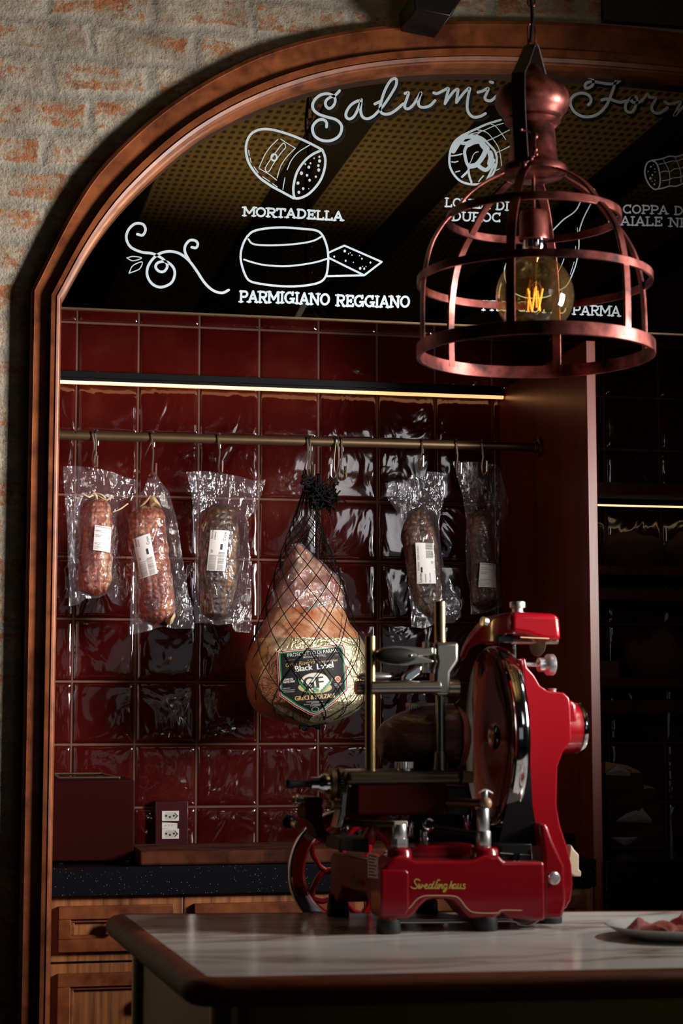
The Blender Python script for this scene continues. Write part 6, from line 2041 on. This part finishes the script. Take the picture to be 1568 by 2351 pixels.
post(917, 1892, 1926, 0.012, 0.0112, 'rail_post', 'alu')
post(917, 1925, 1946, 0.012, 0.0132, 'post_nut', 'alu', True)
post(1109, 1856, 1910, 0.012, 0.0098, 'rail_post', 'alu')
post(1110, 1908, 1947, 0.012, 0.0118, 'rail_post', 'alu')
for (px, pt, pb, v) in ((942, 1884, 1924, 0.16), (1073, 1860, 1905, 0.16), (792, 1878, 1905, 0.10), (975, 1905, 1935, 0.14)):
    post(px, pt, pb, v, 0.0075, 'guide_pin', 'chrome')
a, b = S(762, 1893, 0.012), S(934, 1892, 0.012)
bx((905, 1886), (936, 1899), 0.004, 0.02, 'rail_clamp', 'bonemetal', 0.001)
mk().tube([(S(812, 1888, .012).x, 0.10, S(812, 1888, .10).z), (S(906, 1893, .012).x, 0.012, S(906, 1893, .012).z)], 0.0048, 14).build('guide_rail', M['bronze'], sl)
mk().tube([(S(968, 1898, .06).x, 0.06, S(968, 1898, .06).z), (S(1092, 1917, .03).x, 0.03, S(1092, 1917, .03).z)], 0.0062, 14).build('guide_rail', M['black'], sl)
p = S(985, 1893, 0.05)
mk().tube([(p.x + 0.008 * math.cos(t * .4), 0.05, p.z + 0.008 * math.sin(t * .4)) for t in range(2, 15)], 0.0026, 10).build('rail_hook', M['chrome'], sl)
slab([(900, 1962), (960, 1940), (1080, 1936), (1092, 1946), (1092, 1972), (900, 1975)], 0.08, 0.07, 0.14).build('drive_cover', M['red'], sl, bevel=0.004)
bx((940, 1872), (1150, 1935), 0.20, 0.215, 'gear_guard', 'black', 0.002)
slab([(824, 1935), (850, 1890), (875, 1862), (905, 1858), (885, 1882), (862, 1912), (858, 1940)], 0.12, 0.11, 0.13).build('linkage_arm', M['red'], sl, bevel=0.003)
slab([(775, 1923), (838, 1921), (840, 1956), (770, 1950)], 0.05, 0.03, 0.12).build('linkage_block', M['gripblack'], sl, bevel=0.002)
# wooden knob lever
a, b = S(1040, 1843, 0.03), S(1108, 1843, 0.03)
hd = mk().tube([(a.x, 0.06, a.z), (b.x, 0.012, b.z)], 0.0062, 14).build('lever', M['bronze'], sl)
p = S(1114, 1844, 0.012)
mk().ball((p.x, 0.010, p.z), 0.0098).build('lever_knob', pbr('pale_wood_knob', (0.36, 0.20, 0.11), 0.4), hd)
post(1113, 1816, 1834, 0.012, 0.0048, 'lever_stud', 'alu')
p, q_, r_ = S(1098, 1821, 0.012), S(1113, 1813, 0.012), S(1131, 1821, 0.012)
mk().tube(catmull([(p.x, 0.012, p.z), (q_.x, 0.012, q_.z), (r_.x, 0.012, r_.z)], 6), 0.0016, 8).build('thumb_spring', M['alu'], sl)
# tray at the right of the deck, its recess's dark made a black box
bx((1150, 1939), (1221, 1977), 0.0, 0.04, 'tray_dark', 'black', 0.001)
mb = mk()
a, b, c_, d_ = S(1151, 1975, -0.001), S(1221, 1976, -0.001), S(1220, 1950, -0.001), S(1148, 1958, -0.001)
mb.tube([(a.x, -0.0015, a.z), (b.x, -0.0015, b.z), (c_.x, -0.0015, c_.z)], 0.0014, 8).tube([(d_.x, -0.0015, d_.z), (S(1216, 1963, 0).x, -0.0015, S(1216, 1963, 0).z)], 0.0008, 6)
mb.build('tray_edge', M['chrome'], sl)
slab([(1178, 1958), (1193, 1958), (1193, 1976), (1189, 1976), (1189, 1965), (1183, 1965), (1183, 1976), (1178, 1976)], -0.002, -0.004, 0.0).build('tray_clip', M['chrome'], sl)

# meat clamp: two columns, cross bar, handle
def rod(px, pt, pb, v, r, nm, mt, par=None):
    p_, q_ = S(px, pt, v), S(px, pb, v)
    return mk().cyl((p_.x, v, q_.z), (p_.x, v, p_.z), r, seg=32, ch=0.0008).build(nm, M[mt], par or sl)


cv = 0.085
rod(850, 1460, 1772, cv, 0.0085, 'clamp_column', 'brass')
rod(1010, 1381, 1478, cv, 0.0092, 'clamp_column', 'brass')
rod(1011, 1590, 1730, cv, 0.0080, 'clamp_rod', 'satin')
rod(1011, 1726, 1770, cv, 0.0112, 'column_sleeve', 'satin')
col = [(993, 1474), (1048, 1474), (1048, 1518), (1030, 1545), (1028, 1598), (998, 1598), (990, 1575), (992, 1540), (996, 1520), (992, 1500)]
slab(col, cv, cv - 0.014, cv + 0.014).build('clamp_collar', M['satin'], sl, bevel=0.006, seg=4)
a, b = S(846, 1579, cv), S(1006, 1578, cv)
mk().cyl((a.x, cv - 0.008, a.z), (b.x, cv - 0.008, b.z), 0.0105, seg=32, ch=0.001).build('cross_bar', M['satin'], sl)
a, b = S(813, 1579, cv + .03), S(842, 1579, cv + .03)
mk().cyl((a.x, cv + .022, a.z), (b.x, cv + .022, b.z), 0.0112, seg=32, ch=0.001).build('cross_bar_end', M['steel'], sl)
a, b = S(1018, 1579, cv + .03), S(1049, 1579, cv + .03)
mk().cyl((a.x, cv + .022, a.z), (b.x, cv + .022, b.z), 0.0135, seg=32, ch=0.001).build('cross_bar_end', M['steel'], sl)
gp_ = [(864, 1496), (880, 1487), (905, 1482), (940, 1484), (975, 1488), (992, 1486), (993, 1504), (960, 1506), (985, 1513), (993, 1516), (993, 1522), (955, 1524), (930, 1529), (895, 1527), (872, 1520)]
hb = slab(gp_, cv - .01, cv - 0.016, cv + 0.004).build('clamp_lever', M['satin'], sl, bevel=0.004, seg=3)
gc = S(914, 1505, cv - .03)
gb = mk().ball((gc.x, cv - 0.018, gc.z), 1.0, (0.0345, 0.010, 0.0128), 36, 20).build('grip', M['gripblack'], hb)
for px in (874, 945):
    p = S(px, 1505, cv - .03)
    mk().ball((p.x, cv - 0.0265 + (0.0065 if px == 874 else 0.001), p.z), 0.0025, nu=12, nv=8).build('grip_rivet', M['steel'], gb)
mb = slab([(920, 1562), (930, 1545), (955, 1530), (966, 1526), (966, 1545), (948, 1558), (938, 1564)], cv, cv - 0.008, cv + 0.008)
mb.build('lever_link', M['chrome'], sl, bevel=0.003)
rod(980, 1474, 1545, cv + .01, 0.0075, 'clamp_stud', 'alu')
pl3 = S(870, 1553, cv)
mk().ball((pl3.x, cv + .02, pl3.z), 1.0, (0.032, 0.018, 0.0072), 32, 16).build('clamp_wing', M['alu'], sl)
a, b = S(936, 1614, cv + .06), S(1040, 1624, cv + .06)
pr3 = mk().box((a.x, cv + .05, b.z), (b.x, cv + .075, a.z)).build('press_bar', M['steel'], sl, bevel=0.002)
a, b = S(936, 1620, cv + .06), S(1000, 1632, cv + .06)
mb = mk()
for i in range(14):
    x = a.x + (b.x - a.x) * i / 13
    mb.prism([(x - 0.0012, a.z), (x + 0.0012, a.z), (x, b.z)], lambda p, sd: (p[0], cv + .049 if sd == 0 else cv + .052, p[1]))
mb.build('press_tooth', M['satin'], pr3)
p = S(930, 1768, cv - .015)
mb = mk()
pts = []
for k in range(48):
    th = 2 * math.pi * k / 48
    r = 0.0148 if k % 2 else 0.0139
    pts.append((r * math.cos(th), r * math.sin(th)))
mb.prism(pts, lambda q2, sd: (p.x + q2[0], cv - .01 + q2[1], p.z + (0.003 if sd == 0 else 0.0125)))
mb.cyl((p.x, cv - .01, p.z - .002), (p.x, cv - .01, p.z + .004), 0.011)
mb.build('clamp_nut', M['alu'], sl, angle=20)

# flywheel behind the base
FV = 0.378
fc = S(800, 1998, FV)
fr = 0.106
fw = mk().lathe([(fr - 0.023, -0.010), (fr - 0.004, -0.012), (fr, -0.008), (fr + 0.001, 0.0), (fr, 0.008), (fr - 0.004, 0.012), (fr - 0.023, 0.010), (fr - 0.026, 0.0), (fr - 0.023, -0.010)], (fc.x, FV, fc.z), (0, 1, 0), 96, cap=False).build('flywheel_rim', M['chrome'], sl, angle=40)
mk().lathe([(fr - 0.0255, -0.009), (fr - 0.0225, -0.0105), (fr - 0.0225, 0.0105), (fr - 0.0255, 0.009), (fr - 0.029, 0.0), (fr - 0.0255, -0.009)], (fc.x, FV, fc.z), (0, 1, 0), 96, cap=False).build('inner_rim', M['red'], fw, angle=40)
mk().lathe([(0, -0.02), (0.016, -0.02), (0.018, -0.017), (0.018, 0.017), (0, 0.018)], (fc.x, FV, fc.z), (0, 1, 0), 32).build('flywheel_hub', M['red'], fw, angle=40)
for k in range(5):
    th = R(180 + 72 * k)

    def pol(r, dth):
        return Vector((fc.x + r * math.cos(th + dth), FV, fc.z + r * math.sin(th + dth)))
    mb = mk()
    mb.tube(catmull([pol(0.012, 0), pol(0.030, 0), pol(0.044, 0.02)], 5), 0.0055, 10)
    for s in (1, -1):
        mb.tube(catmull([pol(0.040, 0), pol(0.052, 0.16 * s), pol(0.062, 0.34 * s), pol(0.070, 0.44 * s), pol(0.0785, 0.62 * s)], 6), 0.0048, 10)
    mb.build('flywheel_spoke', M['red'], fw)
kc = S(662, 1886, FV + 0.03)
mk().ball((kc.x, FV + 0.034, kc.z), 0.0125, (1, 1.25, 1), 24, 16).build('flywheel_knob', M['black'], fw)
kd = S(676, 1892, FV + .01)
mk().cyl((kd.x + .003, FV + 0.004, kd.z - .002), (kc.x, FV + 0.034, kc.z), 0.005, seg=16).build('knob_shaft', M['steel'], fw)
mk().cyl((fc.x, 0.27, fc.z), (fc.x, FV - .015, fc.z), 0.010, seg=20).build('flywheel_axle', M['steel'], fw)

# ham piece on the carriage
HV = 0.145
top_ = [(866, 1700), (870, 1672), (885, 1655), (905, 1640), (940, 1628), (985, 1618), (1030, 1612), (1050, 1622), (1066, 1640), (1069, 1665)]
bot_ = [(866, 1705), (872, 1738), (895, 1752), (925, 1763), (960, 1766), (1000, 1767), (1030, 1766), (1050, 1764), (1066, 1745), (1069, 1690)]
tt, bb_ = sorted(top_), sorted(bot_)


def hamfn(u, v):
    px = 866 + (1069 - 866) * (1 - math.cos(math.pi * v)) / 2
    y0, y1 = interp(tt, px)[0], interp(bb_, px)[0]
    a, b = S(px, y0, HV), S(px, y1, HV)
    c, h = (a + b) / 2, max(0.001, (a.z - b.z) / 2)
    th = 2 * math.pi * u
    dv = min(0.055, h * 0.95) * math.sin(th)
    q = Vector((c.x, HV + dv, c.z + h * math.cos(th)))
    n_ = noise.noise(q * 30) * 0.003 + noise.noise(q * 75) * 0.0012
    return q + Vector((0, math.sin(th), math.cos(th))) * n_ * min(1, h * 40)


mb = MB(ST).grid(hamfn, 40, 40, True)
o = single(mb, 'cured_ham', M['hamcut'], 'dark piece of cured ham clamped on the slicer beside the mirror blade', 'ham', angle=80)
mb = MB(ST)


def facefn(u, v):
    q = S(1050, 1690, HV)
    th = 2 * math.pi * u
    r = v
    z = q.z + r * 0.053 * math.sin(th)
    y = HV + r * 0.056 * math.cos(th)
    x = S(1066, 1690, HV).x + 0.004 - 0.022 * r ** 4 + noise.noise(Vector((y * 40, z * 40, 1))) * .002
    return Vector((x, y, z))


mb.grid(facefn, 40, 12, True)
off = o.location
mb.v = [p for p in mb.v]
fo = mb.build('cut_face', M['hamface'], o, angle=80)
MB(ST).grid(lambda u, v: hamfn(u, 0.80 + 0.19 * v + 0.03 * math.sin(u * 25) * (1 - v)) + Vector((0, math.sin(2 * math.pi * u), math.cos(2 * math.pi * u))) * 0.0012, 40, 12, True).build('trimmed_edge', M['hamface'], o, angle=80)

# steel tongs lying under the slicer
TV = 0.035
tg_ = empty('steel_tongs', SO + SR.to_3x3() @ Vector((S(1060, 2125, TV).x, TV, 0)), 'long steel tongs lying on the marble under the red slicer', 'tongs')
ptsA = [S(x, y, TV) for x, y in ((905, 2118), (1040, 2118), (1165, 2116), (1185, 2124), (1196, 2128), (1212, 2128), (1236, 2112), (1252, 2098))]
mb = mk()
for (vv, dz) in ((TV, 0.0), (TV + 0.018, 0.002)):
    vs_, fs = [], []
    P = catmull([Vector((p.x, vv, max(0.0025, p.z * 0.8 + dz + 0.003))) for p in ptsA], 4)
    for p in P:
        for a_, b_ in ((-0.0075, -0.0012), (0.0075, -0.0012), (0.0075, 0.0012), (-0.0075, 0.0012)):
            vs_.append(p + Vector((0, a_, b_)))
    n_ = len(P)
    for j in range(n_ - 1):
        for k in range(4):
            fs.append((j * 4 + k, j * 4 + (k + 1) % 4, (j + 1) * 4 + (k + 1) % 4, (j + 1) * 4 + k))
    fs += [(0, 1, 2, 3), tuple(4 * (n_ - 1) + k for k in (3, 2, 1, 0))]
    mk().add(vs_, fs).build('tong_arm', M['alu'], tg_, bevel=0.0006)
p = S(1020, 2122, TV)
mk().cyl((p.x, TV - .008, 0.006), (p.x, TV + 0.026, 0.008), 0.004).build('pivot', M['satin'], tg_)
